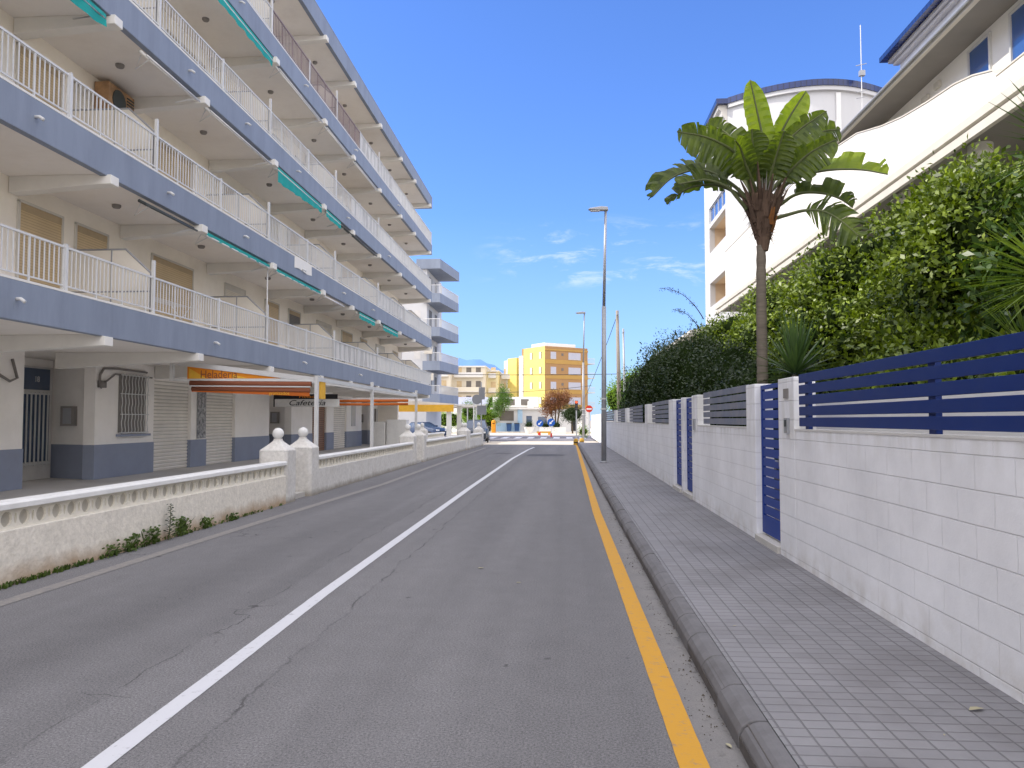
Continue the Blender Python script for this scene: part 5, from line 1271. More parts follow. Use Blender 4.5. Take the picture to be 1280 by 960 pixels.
# antenna and dish
an = thing('antenna_mast', 'thin roof antenna mast with small aerials beside the curved tower', 'antenna', (14.3, 37.6, 16.4))
b = MB(); b.tube([(14.3, 37.2, 16.3), (14.3, 37.2, 20.6)], .02, 6); obj('mast', b, M['white_metal'], an)
for z in (17.0, 17.3, 18.6):
    b = MB(); b.tube([(14.05, 37.2, z), (14.55, 37.2, z+.1)], .02, 5); obj('aerial', b, M['greymetal'], an)
b = MB(); b.box(14.2, 14.45, 37.1, 37.3, 18.1, 18.35); obj('junction_box', b, M['greymetal'], an)
b = MB(); b.lathe((0, 0, 0), [(.01, 0), (.12, .015), (.22, .05), (.3, .1), (.305, .11), (.02, .03)], 16)
ds = thing('satellite_dish', 'white satellite dish at the end of the villa roof', 'satellite dish', (10.6, 26, 11.5))
mt = Matrix.Translation((10.65, 26.2, 12.15)) @ Matrix.Rotation(R(-60), 4, 'Y') @ Matrix.Rotation(R(25), 4, 'X')
b.v = [tuple(mt @ Vector(p)) for p in b.v]; obj('dish', b, M['white_metal'], ds, smooth=True)
b = MB(); b.tube([(10.7, 26.2, 10.8), (10.7, 26.2, 12.1)], .03, 6); obj('mount', b, M['greymetal'], ds)
# low house beyond the tower
fh = thing('far_white_house', 'low white house with pale eaves beyond the tower', 'house', (9, 54, 0))
b = MB(); b.box(8.3, 14, 46.2, 62, 0, 6.6); obj('wall', b, M['villa'], fh)
b = MB(); b.prism([(7.5, 6.75), (7.5, 6.95), (14, 7.6), (14, 6.75)], 'Y', 46.1, 63); obj('roof', b, M['villatrim'], fh)
b = MB(); b.box(8.28, 8.295, 48, 50, 4.2, 6); b.box(8.28, 8.295, 53, 55, 4.2, 6); obj('window', b, M['glass_blue'], fh)

# ------------------------------------------------------------------ street furniture right
def lamp(x, y, h, label, r=.085):
    t = thing('street_lamp', label, 'street lamp', (x, y, .14), 'tall grey street lamps')
    b = MB(); zj = h*.62; b.tube([(x, y, .14), (x+.03, y, zj)], [r, r*.85], 12); b.tube([(x+.03, y, zj), (x+.11, y, h)], [r*.62, r*.5], 12); b.lathe((x, y, .14), [(r*1.5, 0), (r*1.5, .03), (r*1.1, .05)], 12)
    obj('pole', b, M['greymetal'], t, smooth=True)
    b = MB(); b.tube([(x, y, 1.95), (x, y, 2.0)], r*1.15, 12); b.tube([(x, y, 2.3), (x, y, 2.35)], r*1.15, 12); obj('band', b, M['white_metal'], t)
    b = MB(); b.prism([(x+.2, h-.02), (x+.18, h+.1), (x-.05, h+.12), (x-.42, h+.07), (x-.5, h+.03), (x-.42, h-.0), (x-.02, h-.02)], 'Y', y-.11, y+.11); obj('lamp_head', b, M['greymetal'], t, bevel=.02)
    b = MB(); b.box(x-.42, x-.1, y-.09, y+.09, h-.035, h-.022); obj('lens', b, M['whitecap'], t)
lamp(1.36, 26.6, 8.9, 'nearer tall grey street lamp standing on the pavement', .09)
lamp(1.3, 52.6, 8.9, 'farther street lamp at the junction, lit by the sun', .085)
def pole(x, y, h, r, label, m='greymetal'):
    t = thing('utility_pole', label, 'utility pole', (x, y, 0), 'utility poles beyond the lamp')
    b = MB(); b.tube([(x+.12, y, 0), (x, y, h)], [r, r*.62], 10); obj('shaft', b, M[m], t, smooth=True)
    b = MB(); b.box(x-.06, x+.06, y-.5, y+.5, h-.35, h-.27); b.tube([(x, y-.4, h-.27), (x, y-.4, h-.1)], .03, 6); b.tube([(x, y+.4, h-.27), (x, y+.4, h-.1)], .03, 6); obj('crossarm', b, M['greymetal'], t)
woodpole = mat('weathered wooden pole', (.30, .26, .22), .9, .2, 6, stretch=(1, 1, .2)); M['woodpole'] = woodpole
pole(3.47, 50, 8.7, .16, 'thick weathered pole right of the near street lamp', 'woodpole')
pole(4.62, 60, 8.7, .12, 'thinner pole farthest right of the lamps')
pole(1.9, 75, 8.0, .07, 'thin dark pole close to the yellow building')
def wire(p0, p1, sag, label, r=.02):
    P0, P1 = Vector(p0), Vector(p1); n = 24; b = MB()
    b.tube([P0.lerp(P1, i/n)-Vector((0, 0, sag*4*(i/n)*(1-i/n))) for i in range(n+1)], r, 5)
    tag(obj('overhead_wire', b, M['black']), label, 'wire')
wire((-24, 92, 7.4), (16, 92, 7.3), .35, 'upper overhead wire crossing the whole view in front of the yellow building', .035)
wire((-14, 96, 5.0), (3.2, 90, 5.6), .3, 'lower overhead wire ending at the traffic light', .03)
wire((3.47, 50, 8.4), (1.9, 75, 3.5), .2, 'slanting stay wire from the thick weathered pole', .02)

# signs at the junction
M['signblue'] = mat('traffic sign blue', (.01, .10, .42), .4, .05, 3); M['signred'] = mat('traffic sign red', (.60, .04, .02), .4, .05, 3); M['signwhite'] = mat('sign white', (.8, .8, .8), .4, .04, 3)
M['signback'] = mat('sign back grey', (.24, .25, .27), .5, .06, 3, metal=.3)
def disc(b, x, y, z, r, y_th=.02, m=0, seg=24):
    b.tube([(x, y, z), (x, y+y_th, z)], r, seg, m)
def blue_sign(x, y, z, label):
    t = thing('traffic_sign', label, 'traffic sign', (x, y, 0), 'round blue arrow signs at the junction')
    b = MB(); disc(b, x, y, z, .36); obj('disc', b, M['signblue'], t)
    b = MB(); c_ = math.cos; a = math.radians(-135)
    def rp(u, v): return (x+u*math.cos(a)-v*math.sin(a), y-.006, z+u*math.sin(a)+v*math.cos(a))
    b.poly([rp(-.25, -.045), rp(.05, -.045), rp(.05, -.14), rp(.27, 0), rp(.05, .14), rp(.05, .045), rp(-.25, .045)]); obj('arrow', b, M['signwhite'], t)
    b = MB(); b.tube([(x, y+.05, 0), (x, y+.05, z)], .035, 8); obj('post', b, M['white_metal'], t)
    b = MB(); b.tube([(x, y+.05, 0), (x, y+.05, .36)], .09, 10); obj('base', b, M['signred'], t)
blue_sign(-2.52, 80, 1.25, 'smaller looking left round blue arrow sign by the planters'); blue_sign(-1.2, 72, 1.38, 'right round blue arrow sign on a red base in front of the red tree')
t = thing('no_entry_sign', 'red no entry sign on a pole right of the lit lamp', 'traffic sign', (2.35, 66, 0))
b = MB(); disc(b, 2.15, 66.2, 2.55, .3); obj('disc', b, M['signred'], t)
b = MB(); b.box(1.93, 2.37, 66.185, 66.195, 2.48, 2.6); obj('bar', b, M['signwhite'], t)
b = MB(); b.tube([(2.15, 66.26, 0), (2.15, 66.26, 2.8)], .035, 8); obj('post', b, M['greymetal'], t)
t = thing('traffic_light', 'small traffic light showing red beside the lit lamp pole', 'traffic light', (1.05, 60, 0))
b = MB(); b.box(.85, 1.08, 60, 60.2, 2.35, 3.1); obj('housing', b, M['black'], t, bevel=.03)
m_, nt_, b_ = new_mat('lit red lamp'); b_.inputs['Emission Color'].default_value = (1, .12, .02, 1); b_.inputs['Emission Strength'].default_value = 1.2; b_.inputs['Base Color'].default_value = (.6, .05, .01, 1)
b = MB(); disc(b, .965, 59.97, 2.98, .09); obj('red_lens', b, m_, t)
b = MB(); disc(b, .965, 59.97, 2.72, .08); disc(b, .965, 59.97, 2.48, .08); obj('dark_lens', b, M['darkmetal'], t)
b = MB(); b.tube([(.965, 60.26, 0), (.965, 60.26, 3.0)], .05, 8); b.box(.93, 1.0, 60.2, 60.26, 2.6, 2.7); obj('post', b, M['greymetal'], t)
for (x, y, lab) in ((.75, 49.2, 'left low yellow bollard at the kerb end'), (1.15, 50.6, 'right low yellow bollard at the kerb end')):
    t = thing('yellow_bollard', lab, 'bollard', (x, y, 0)); b = MB(); b.lathe((x, y, 0), [(.16, 0), (.15, .3), (.1, .4), (.02, .42)], 14); obj('body', b, M['yellow'], t)
    b = MB(); b.lathe((x, y, .12), [(.161, 0), (.158, .07)], 14); obj('band', b, M['black'], t)
t = thing('road_barrier', 'low yellow barrier under the blue arrow signs', 'barrier', (-1.9, 82, 0)); b = MB(); b.box(-2.9, -1.4, 82, 82.15, .2, .38); obj('rail', b, M['yellow'], t); b = MB(); b.box(-2.8, -2.6, 81.9, 82.25, 0, .199); obj('foot', b, M['signred'], t); b = MB(); b.box(-1.7, -1.5, 81.9, 82.25, 0, .199); obj('foot', b, M['orange'], t)
t = thing('planter', 'white planter with a small plant left of the blue signs', 'planter', (-4.0, 88, 0)); b = MB(); b.lathe((-4.0, 88, 0), [(.35, 0), (.6, .75), (.64, .8), (.55, .8)], 14); obj('pot', b, M['whitecap'], t); foliage('plant', [(-4.0, 88, 1.05, .5, .5, .35)], 500, .12, M['leaf_dark'], t, 71)
t = thing('flower_bed', 'row of low dark plants in white troughs behind the blue signs', 'planter', (-1.2, 90, 0)); b = MB(); b.box(-2.9, .2, 90, 90.7, 0, .75); obj('trough', b, M['whitecap'], t); foliage('plant', [(-2.2, 90.3, .95, .6, .4, .35), (-.9, 90.3, 1.0, .6, .4, .4)], 900, .12, M['leaf_dark'], t, 72)
tree('leafy_weed', 'small bright plant at the foot of the no entry sign', 'plant', (1.75, 70, 0), [(1.75, 70, .55, .45, .4, .4)], 600, .12, M['leaf_bright'], 73, trunk_r=.03)

# sign backs and poles at left corner
t = thing('traffic_sign_cluster', 'cluster of grey sign backs on one pole by the parked car', 'traffic sign', (-5.5, 51, 0))
b = MB(); b.tube([(-5.45, 50.5, 0), (-5.45, 50.5, 4.1)], .04, 8); obj('post', b, M['greymetal'], t)
b = MB(); disc(b, -5.72, 50.3, 2.95, .33, .03); obj('round_sign', b, M['signback'], t)
b = MB(); b.box(-5.6, -5.2, 50.35, 50.38, 2.95, 3.75); obj('upright_sign', b, M['signback'], t)
b = MB(); b.box(-5.72, -5.1, 50.36, 50.39, 1.95, 2.55); obj('square_sign', b, M['signback'], t)
t = thing('thin_post', 'thin pale post beside the sign cluster', 'post', (-5.95, 50.5, 0)); b = MB(); b.tube([(-5.95, 50.5, 0), (-5.95, 50.5, 3)], .04, 8); obj('shaft', b, M['white_metal'], t)

# ------------------------------------------------------------------ cars
def car(name, label, loc, rot, col, suv=True, seed=0):
    x, y = loc; t = thing(name, label, 'car', (x, y, 0)); H = 1.62 if suv else 1.42
    T = Matrix.Translation((x, y, 0)) @ Matrix.Rotation(rot, 4, 'Z')
    def O(n, b, m, p=None, **k):
        b.v = [tuple(T @ Vector(q)) for q in b.v]
        return obj(n, b, m, p or t, **k)
    # stations along the length (front at -y): (y, half width, zlow, zhigh)
    st = [(-2.15, .60, .38, .62), (-2.10, .78, .28, .80), (-1.85, .87, .24, .90), (-1.1, .90, .22, 1.0), (-.9, .90, .22, 1.02), (1.6, .90, .22, 1.06), (2.05, .86, .26, 1.03), (2.18, .72, .36, .9)]
    b = MB(); sec = 12
    rings = []
    for (yy, hw, zl, zh) in st:
        r = [(-hw*.9, zl), (-hw, zl+.12), (-hw, zl+(zh-zl)*.6), (-hw*.95, zh-.06), (-hw*.82, zh), (0, zh+.03), (hw*.82, zh), (hw*.95, zh-.06), (hw, zl+(zh-zl)*.6), (hw, zl+.12), (hw*.9, zl), (0, zl)]
        rings.append([len(b.v)+i for i in range(12)]); b.v += [(p[0], yy, p[1]) for p in r]
    for r0, r1 in zip(rings, rings[1:]):
        for i in range(12): j = (i+1) % 12; b.f.append((r0[i], r0[j], r1[j], r1[i])); b.mi.append(0)
    b.f.append(tuple(rings[0])); b.mi.append(0); b.f.append(tuple(reversed(rings[-1]))); b.mi.append(0)
    paint = mat(label[:20]+' paint', col, .25, .04, 2, spec=.6)
    O('body', b, paint, smooth=False, bevel=.03)
    b = MB()
    def cab(yf, yr, hb, ht, z0, z1, yf2, yr2):
        n = len(b.v); b.v += [(-hb, yf, z0), (hb, yf, z0), (hb, yr, z0), (-hb, yr, z0), (-ht, yf2, z1), (ht, yf2, z1), (ht, yr2, z1), (-ht, yr2, z1)]
        for q in ((0,1,5,4),(1,2,6,5),(2,3,7,6),(3,0,4,7),(4,5,6,7)): b.f.append(tuple(n+i for i in q)); b.mi.append(0)
    cab(-1.0, 1.95, .80, .62, .98, H-.06, -.35, 1.6); O('windows', b, M['glass'])
    b = MB(); b.box(-.61, .61, -.32, 1.58, H-.055, H); O('roof', b, paint, bevel=.03)
    b = MB()
    for sx in (-1, 1):
        for (ya, yb, yc, yd) in ((-1.0, -.92, -.27, -.36), (.45, .53, .5, .42), (1.85, 1.96, 1.62, 1.53)):
            b.quad((sx*.81, ya, .98), (sx*.81, yb, .98), (sx*.63, yc, H-.05), (sx*.63, yd, H-.05))
    O('roof_pillars', b, paint)
    for sx in (-1, 1):
        for yy in (-1.4, 1.35):
            b = MB(); b.tube([(sx*.70, yy, .32), (sx*.915, yy, .32)], .32, 20); wq = O('wheel', b, M['black'], bevel=.02)
            b = MB(); b.tube([(sx*.916, yy, .32), (sx*.925, yy, .32)], .2, 12); O('rim', b, M['greymetal'], wq)
        b = MB(); b.box(sx*.56-.17, sx*.56+.17, -2.16, -2.05, .66, .78); O('headlight', b, M['signwhite'], bevel=.02)
        b = MB(); b.box(sx*.95-.1, sx*.95+.1, -.8, -.65, 1.0, 1.14); O('mirror', b, paint, bevel=.02)
    b = MB(); b.box(-.4, .4, -2.168, -2.12, .5, .64); O('grille', b, M['black'])
    b = MB(); b.box(-.26, .26, -2.175, -2.169, .42, .52); O('number_plate', b, M['signwhite'])
    return t
car('parked_car', 'dark grey blue SUV parked past the last garden wall pillar', (-6.35, 55.5), R(4), (.035, .045, .06), True)
car('parked_car', 'blue car parked under the terrace awning', (-12.2, 66), R(60), (.03, .055, .12), False)

# ------------------------------------------------------------------ second block on the left
sb = thing('corner_apartment_block', 'smaller apartment block with blue grey balconies past the first block', 'apartment block', (-12, 68, 0))
def B2(n, b, m, **k): return obj(n, b, m, sb, **k)
b = MB(); b.box(-26, -11.9, 65.9, 74, 0, 14.9); B2('wall', b, M['tower'])
for i, z in enumerate((3.05, 5.9, 8.85, 11.8, 14.75)):
    b = MB()
    if i == 4: b.prism([(-12.8, 65.6), (-10.7, 65.6), (-9.9, 72), (-12.8, 72)], 'Z', z, z+.85)
    else: b.prism([(-12.2, 65.6), (-10.7, 65.6), (-9.95, 72), (-12.2, 72)], 'Z', z, z+.8)
    bb = B2('balcony_band', b, M['fascia'])
    if i < 4:
        b = MB()
        for k in range(52): u = k/51; x, y = -10.72+(.75)*u, 65.65+6.3*u; b.box(x-.012, x+.012, y-.012, y+.012, z+.8, z+1.5)
        for k in range(13): x = -12.2+k*.12; b.box(x-.012, x+.012, 65.65, 65.675, z+.8, z+1.5)
        b.tube([(-12.2, 65.66, z+1.52), (-10.72, 65.66, z+1.52), (-9.97, 71.95, z+1.52)], .03, 6)
        obj('railing', b, M['white_metal'], bb)
        b = MB(); b.box(-11.9+.001, -11.88, 67, 68.4, z+.4, z+2.5); b.box(-11.9+.001, -11.88, 70, 71.2, z+1.2, z+2.5); B2('window', b, M['dark_shutter'])
        b = MB(); b.box(-13.0, -12.45, 65.88, 65.899, z+1.0, z+2.3); B2('side_window', b, M['pale'])
b = MB(); b.box(-12.0, -11.3, 65.3, 65.59, 7.3, 7.9); b.box(-11.9, -11.2, 65.3, 65.59, 5.0, 5.6); obj('wall_unit', b, M['ac_case'], sb)

# ------------------------------------------------------------------ far side: annexes, yellow block, beige block
yb_t = thing('yellow_apartment_block', 'yellow apartment block with ochre shaded side at the end of the street', 'apartment block', (-3.5, 147, 0))
YM = mat('yellow facade', (.66, .54, .17), .85, .06, .25, .002, 10, dirt=(.62, .48, .08), dirt_amt=.3); OM = mat('shaded yellow facade', (.35, .20, .085), .85, .06, .3, dirt=(.40, .22, .08), dirt_amt=.4)  # ochre is the yellow wall with its shade put into the colour
OB = mat('ochre floor band', (.42, .25, .07), .85, .06, .4)
Cn = Vector((-3.6, 147, 0)); d1 = Vector((.8, .6, 0)); d2 = Vector((-.6, .8, 0)); n1 = Vector((.6, -.8, 0)); n2 = Vector((-.8, -.6, 0))
def slab(b, o, d, n, u0, u1, z0, z1, p0, p1, m=0):
    """box on a facade: along d from u0 to u1, out along n from p0 to p1"""
    A = [o+d*u+n*p for (u, p) in ((u0, p0), (u1, p0), (u1, p1), (u0, p1))]; k = len(b.v)
    b.v += [(*a.xy, z0) for a in A]+[(*a.xy, z1) for a in A]
    for f_ in ((0,3,2,1),(4,5,6,7),(0,1,5,4),(1,2,6,5),(2,3,7,6),(3,0,4,7)): b.f.append(tuple(k+i for i in f_)); b.mi.append(m)
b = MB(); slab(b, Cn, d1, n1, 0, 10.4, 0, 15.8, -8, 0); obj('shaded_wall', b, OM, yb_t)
b = MB(); slab(b, Cn, d2, n2, .06, 7.3, 0, 15.75, -9, .03); obj('sunny_wall', b, YM, yb_t)
b = MB(); slab(b, Cn, d2, n2, 7.3, 9.4, 0, 14.0, -9, -.2); slab(b, Cn, d2, n2, 9.9, 13.2, 0, 14.2, -9, .03); obj('rear_wing', b, YM, yb_t)
b = MB(); slab(b, Cn, d2, n2, 7.32, 8.6, 0, 14.4, .0, .3); slab(b, Cn, d2, n2, 13.2, 14.5, 0, 13.8, -4, .1); obj('white_pier', b, M['whitecap'], yb_t)
b = MB()
for z in (4.1, 7.0, 9.9, 12.8): slab(b, Cn, d1, n1, .1, 10.4, z-.35, z+.45, .001, .06)
slab(b, Cn, d1, n1, .0, 10.45, 15.0, 15.3, .001, .12); obj('floor_band', b, OB, yb_t)
b = MB(); slab(b, Cn, d1, n1, 1, 8.5, 15.85, 16.6, -6, -1.5); obj('penthouse', b, M['whitecap'], yb_t)
for z in (4.9, 7.85, 10.75, 13.65):
    for (u0, u1, m_) in ((1.3, 2.6, 'pale'), (5.6, 8.6, 'whitecap')):
        b = MB(); slab(b, Cn, d1, n1, u0, u1, z-.2, z+1.1, .005, .05); q = obj('window', b, M['sw'] if 'sw' in M else M.setdefault('sw', mat('grey white blind', (.42, .42, .47), .6, .05, 2)), yb_t)
        b = MB(); slab(b, Cn, d1, n1, u0, u1, z-.3, z-.22, .005, .12); obj('sill', b, M['villatrim'], q)
    b = MB(); slab(b, Cn, d1, n1, 3.9, 4.4, z+.4, z+.9, .005, .03); obj('vent', b, M['dark_shutter'], yb_t)
    for (u0, u1) in ((1.2, 1.9), (4.3, 5.0)):
        b = MB(); slab(b, Cn, d2, n2, u0, u1, z-.2, z+1.1, .035, .08); obj('window', b, M['cream_shutter'], yb_t)
        b = MB(); slab(b, Cn, d2, n2, u0-.1, u0, z-.2, z+1.1, .035, .1); obj('frame', b, M['darkmetal'], yb_t)
    b = MB(); slab(b, Cn, d1, n1, 10.45, 12.6, z-.9, z-.75, -3, -.4); obj('balcony', b, M['villatrim'], yb_t)
    b = MB()
    for k in range(10): slab(b, Cn, d1, n1, 10.5+k*.22, 10.53+k*.22, z-.75, z+.2, -.45, -.41)
    slab(b, Cn, d1, n1, 10.45, 12.6, z+.2, z+.26, -.46, -.4); obj('balcony_rail', b, M['white_metal'], yb_t)
# white annex row in front
ax_ = thing('white_annex', 'row of low white and pale blue shop fronts in front of the yellow block', 'building', (-3, 98, 0))
b = MB(); b.box(-9.2, 3.3, 98, 104, .13, 2.95); obj('wall', b, M['tower'], ax_)
b = MB(); b.box(-9.4, -2.0, 97.7, 104.2, 2.95, 3.2); obj('roof_slab', b, M['whitecap'], ax_)
lb = mat('pale blue tile', (.36, .52, .68), .5, .08, 3)
b = MB(); b.box(-9.21, -5.6, 97.95, 97.999, .13, 1.2); b.box(-5.9, -5.3, 97.93, 97.999, 1.2, 2.9); obj('blue_panel', b, lb, ax_)
for (x0, x1, z0, z1, m_) in ((-8.2, -6.4, 1.5, 2.75, 'dark_shutter'), (-4.8, -4.1, .2, 2.1, 'glass'), (-3.3, -2.2, .9, 2.0, 'glass'), (.9, 1.5, .2, 2.3, 'black'), (1.55, 2.3, .2, 2.2, 'whitecap')):
    b = MB(); b.box(x0, x1, 97.96, 97.998 if m_ != 'x' else 98, z0, z1); obj('window' if z0 > .3 else 'door', b, M[m_], ax_)
b = MB(); b.box(-9.3, -3.4, 100, 103, 3.3, 4.6); b.box(-4.7, -3.9, 99, 99.6, 3.21, 4.0); obj('upper_storey', b, M['villa'], ax_)
for (x0, x1) in ((-8.8, -8.0), (-7.6, -6.4), (-5.6, -4.6)):
    b = MB(); b.box(x0, x1, 99.95, 99.995, 3.5, 4.3); obj('upper_window', b, M['dark_shutter'], ax_)
b = MB(); b.box(-2.2, 3.9, 97.0, 97.2, .13, 2.0); obj('forecourt_wall', b, M['whitecap'], ax_) if False else None
rt = tree('russet_tree', 'small russet leaved tree in front of the yellow block', 'tree', (-1.0, 93, 0), [(-1.1, 93, 3.8, 1.6, 1.3, 1.4), (-1.8, 93, 3.0, 1.0, 1.0, 1.0), (-.3, 93, 4.3, 1.1, 1.0, .9)], 5200, .17, M['leaf_red'], 81, trunk_r=.12, wr_=.5, core=False, shell=.5)
tree('round_shrub', 'dark round shrub to the right of the russet tree', 'shrub', (1.0, 91, 0), [(1.0, 91, 2.3, 1.3, 1.1, 1.0)], 3000, .15, M['leaf_dark'], 82, trunk_r=.1)
tree('green_tree', 'slender bright green tree left of the yellow block', 'tree', (-7.9, 101, 0), [(-7.9, 95.5, 3.9, .9, .9, 1.4), (-7.2, 95.5, 4.2, .8, .8, 1.1), (-8.4, 95.5, 3.0, .8, .8, 1.0), (-7.7, 95.5, 5.3, .5, .5, .7)], 4500, .16, M['leaf_mid'], 83, trunk_r=.1, core=False, shell=.55)
tree('clipped_hedge', 'bright green flat topped hedge behind the orange pillar box', 'hedge', (-9.6, 99, 0), [(-10.3, 98.5, 2.2, 1.2, .9, .7), (-8.9, 98.5, 2.2, 1.2, .9, .7), (-9.6, 98.5, 1.5, 1.9, .8, .9)], 5000, .15, M['leaf_bright'], 84)
tree('conifer', 'small dark conifer rising above the bright hedge', 'tree', (-9.5, 101, 0), [(-9.5, 101, 3.2, .9, .9, 1.0), (-9.5, 101, 4.0, .5, .5, .8)], 2200, .14, M['leaf_mid'], 85)
tree('green_hedge', 'green hedge seen under the terrace awning', 'hedge', (-16, 90, 0), [(-16.5, 90, 1.6, 2.6, 1, 1.1), (-13.5, 90, 1.6, 2.0, 1, 1.0)], 5200, .15, M['leaf_bright'], 86)
tree('street_tree', 'dark tree behind the sign cluster', 'tree', (-11.3, 95, 0), [(-11.9, 95, 2.4, 1.0, .9, 1.5)], 2600, .15, M['leaf_mid'], 87)
t = thing('pillar_box', 'orange rounded pillar shaped bin at the far kerb', 'bin', (-8.85, 96.5, .13)); b = MB(); b.lathe((-8.85, 96.4, .0), [(.28, 0), (.28, 1.35), (.24, 1.5), (.1, 1.6)], 14); obj('body', b, mat('orange plastic', (.8, .33, .02), .5), t); b = MB(); b.box(-9.0, -8.7, 96.1, 96.13, 1.1, 1.2); obj('slot', b, M['black'], t)
M['binblue'] = mat('bin blue', (.02, .07, .2), .5)
for (x, lab) in ((-6.95, 'left blue wheelie bin by the white annex'), (-5.95, 'right blue wheelie bin by the pale blue panel')):
    t = thing('wheelie_bin', lab, 'bin', (x, 97.2, .13)); b = MB(); b.prism([(x-.25, .2), (x+.25, .2), (x+.32, 1.1), (x-.32, 1.1)], 'Y', 96.9, 97.5); obj('body', b, M['binblue'], t); b = MB(); b.prism([(x-.34, 1.101), (x+.34, 1.101), (x+.3, 1.22), (x-.3, 1.22)], 'Y', 96.85, 97.55); obj('lid', b, M['darkmetal'], t)
b = MB(); b.box(-13, -5.8, 99.8, 100.0, .13, 1.3); tag(obj('low_white_wall', b, M['whitecap']), 'low pale wall along the far pavement left of the annex', 'wall')
# small white kiosk structures left of centre
t = thing('awning_shop', 'low shop with white banner above an arched doorway behind the sign cluster', 'shop', (-13, 104, 0))
b = MB(); b.box(-16.5, -9.8, 104, 110, .1, 4.6); obj('wall', b, M['villa'], t)
b = MB(); b.box(-15.2, -10.3, 103.6, 103.99, 3.7, 4.7); b.box(-12.2, -10.3, 103.6, 103.99, 1.5, 2.3); obj('banner', b, mat('pale blue banner', (.55, .58, .72), .7), t)
b = MB(); b.tube([(-11.2, 103.97, 2.6), (-11.2, 103.99, 2.6)], .42, 16); b.box(-11.62, -10.78, 103.96, 103.985, 1.9, 2.6); obj('arched_door', b, mat('terracotta arch', (.45, .14, .05), .7), t)
# beige block: long stepped facade with balconies
bb = thing('beige_apartment_block', 'long sunlit beige apartment block with recessed balconies below the blue hills', 'apartment block', (-18, 150, 0))
BG = mat('beige facade', (.66, .60, .48), .85, .08, .3, dirt=(.55, .45, .32), dirt_amt=.4, dirt_scale=.3); BY2 = mat('pale yellow facade', (.70, .62, .38), .85, .08, .3)
secs = [(-36, -22, 148, 12.4, BG), (-22, -15.5, 151, 12.0, BG), (-15.5, -13.2, 154, 11.3, BY2), (-13.2, -7, 158, 10.8, BG)]
for (x0, x1, y, h, m_) in secs:
    b = MB(); b.box(x0, x1, y, y+12, 0, h); obj('wall', b, m_, bb)
    b = MB(); b.box(x0-.1, x1+.1, y-.3, y+12, h+.002, h+.3); obj('parapet', b, M['villatrim'], bb)
    for z in (4.3, 7.2, 10.1):
        b = MB(); b.box(x0+.4, x1-.4, y-1.1, y-.001, z-.12, z+.08); bal = obj('balcony', b, M['villatrim'], bb)
        b = MB(); b.box(x0+.4, x1-.4, y-1.1, y-1.05, z+.08, z+.85); obj('balustrade', b, M['pale'] if z != 7.2 else BG, bal)
        x = x0+.8; k = 0
        while x < x1-1.2:
            b = MB(); b.box(x, x+1.0, y-.03, y-.001, z+.3 if k % 2 else z+.9, z+2.1); obj('window', b, M['dark_shutter'] if k % 3 else M['tan_shutter'], bb); x += 1.9; k += 1
# hills
b = MB(); rnd = random.Random(9); nx = 60; prev = None
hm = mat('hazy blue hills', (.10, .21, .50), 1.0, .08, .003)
xs = [-1500+i*30 for i in range(75)]
def hz(x):
    base = 286*math.exp(-((x+600)/680)**2)+60*math.exp(-((x+1100)/300)**2)
    if x > -150: base *= max(0, 1-(x+150)/260)
    return base+8*math.sin(x*.031)+5*math.sin(x*.083+1)
rows = []
for j in range(6):
    v_ = j/5; rows.append([(x, 3000+(1-v_)*-200+v_*300, hz(x)*math.sin(v_*PI/2)) for x in xs])
for r in rows: b.v += r
for j in range(5):
    for i in range(len(xs)-1): a = j*len(xs)+i; b.f.append((a, a+1, a+1+len(xs), a+len(xs))); b.mi.append(0)
struct('hills', b, hm, smooth=True)
# pale hazy trees and houses right of the yellow block in the distance
tree('far_tree', 'sunlit yellow green tree top beyond the dark shrubs', 'tree', (5.6, 62, 0), [(5.6, 62, 4.0, 1.7, 1.5, 1.6), (4.4, 63, 3.2, 1.2, 1.2, 1.3)], 5000, .16, M['leaf_bright'], 91)

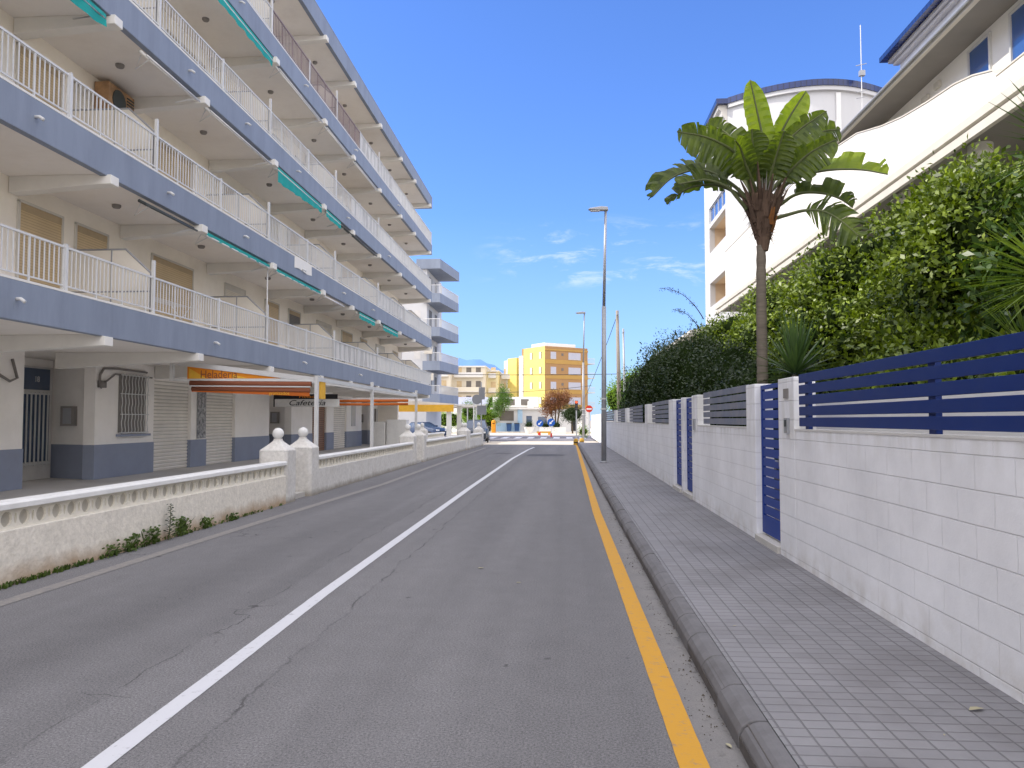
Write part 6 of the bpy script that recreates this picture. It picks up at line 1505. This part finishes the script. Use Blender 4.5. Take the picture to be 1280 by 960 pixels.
# ------------------------------------------------------------------ litter
b = MB(); rnd = random.Random(21)
for _ in range(1100):
    y = 3.0+11*rnd.random()**1.3; c_ = math.sin(y*3.1)+math.sin(y*7.7)
    if c_ < rnd.uniform(-1.4, 1.2): continue
    x = min(.838, .60+abs(rnd.gauss(.19, .06))); s_ = rnd.uniform(.002, .007)*(2.2 if rnd.random() < .06 else 1); a = rnd.uniform(0, 6)
    p = [(x+s_*math.cos(a+k*2.1)*rnd.uniform(.6, 1.3), y+s_*math.sin(a+k*2.1)*rnd.uniform(.6, 1.3), .003) for k in range(3)]; q = (x, y, .003+s_*.8)
    for k in range(3): b.poly([p[k], p[(k+1) % 3], q])
g = obj('gutter_grit', b, mat('gutter grit', (.10, .085, .065), .95, .5, 40)); g['kind'] = 'stuff'
def dry_leaf(x, y, z, a, s, label):
    b = MB(); c_, s_ = math.cos(a), math.sin(a)
    def q(u, v, h): return (x+(u*c_-v*s_)*s, y+(u*s_+v*c_)*s, z+h*s)
    b.poly([q(-.5, 0, .02), q(-.2, .22, .12), q(0, 0, .03)]); b.poly([q(-.2, .22, .12), q(.25, .2, .1), q(0, 0, .03)]); b.poly([q(.25, .2, .1), q(.6, 0, .04), q(0, 0, .03)])
    b.poly([q(-.5, 0, .02), q(0, 0, .03), q(-.15, -.2, .1)]); b.poly([q(0, 0, .03), q(.6, 0, .04), q(.2, -.2, .12), q(-.15, -.2, .1)])
    tag(obj('dry_leaf', b, M['drl']), label, 'leaf')
M['drl'] = mat('dry leaf', (.36, .33, .22), .8, .2, 20)
dry_leaf(2.06, 4.08, .145, .3, .085, 'large pale dry leaf on the pavement near the wall')
dry_leaf(.80, 3.9, .006, 1.9, .05, 'pale dry leaf in the gutter below the near kerb')
dry_leaf(1.75, 3.75, .145, 1.2, .022, 'tiny scrap of dry leaf on the near paving')
dry_leaf(1.2, 5.6, .145, .5, .03, 'small dry leaf halfway along the paving')
dry_leaf(-.9, 8.3, .006, .1, .07, 'left pale scrap lying on the right lane')
dry_leaf(-.45, 7.6, .006, .1, .05, 'right pale scrap lying on the right lane')
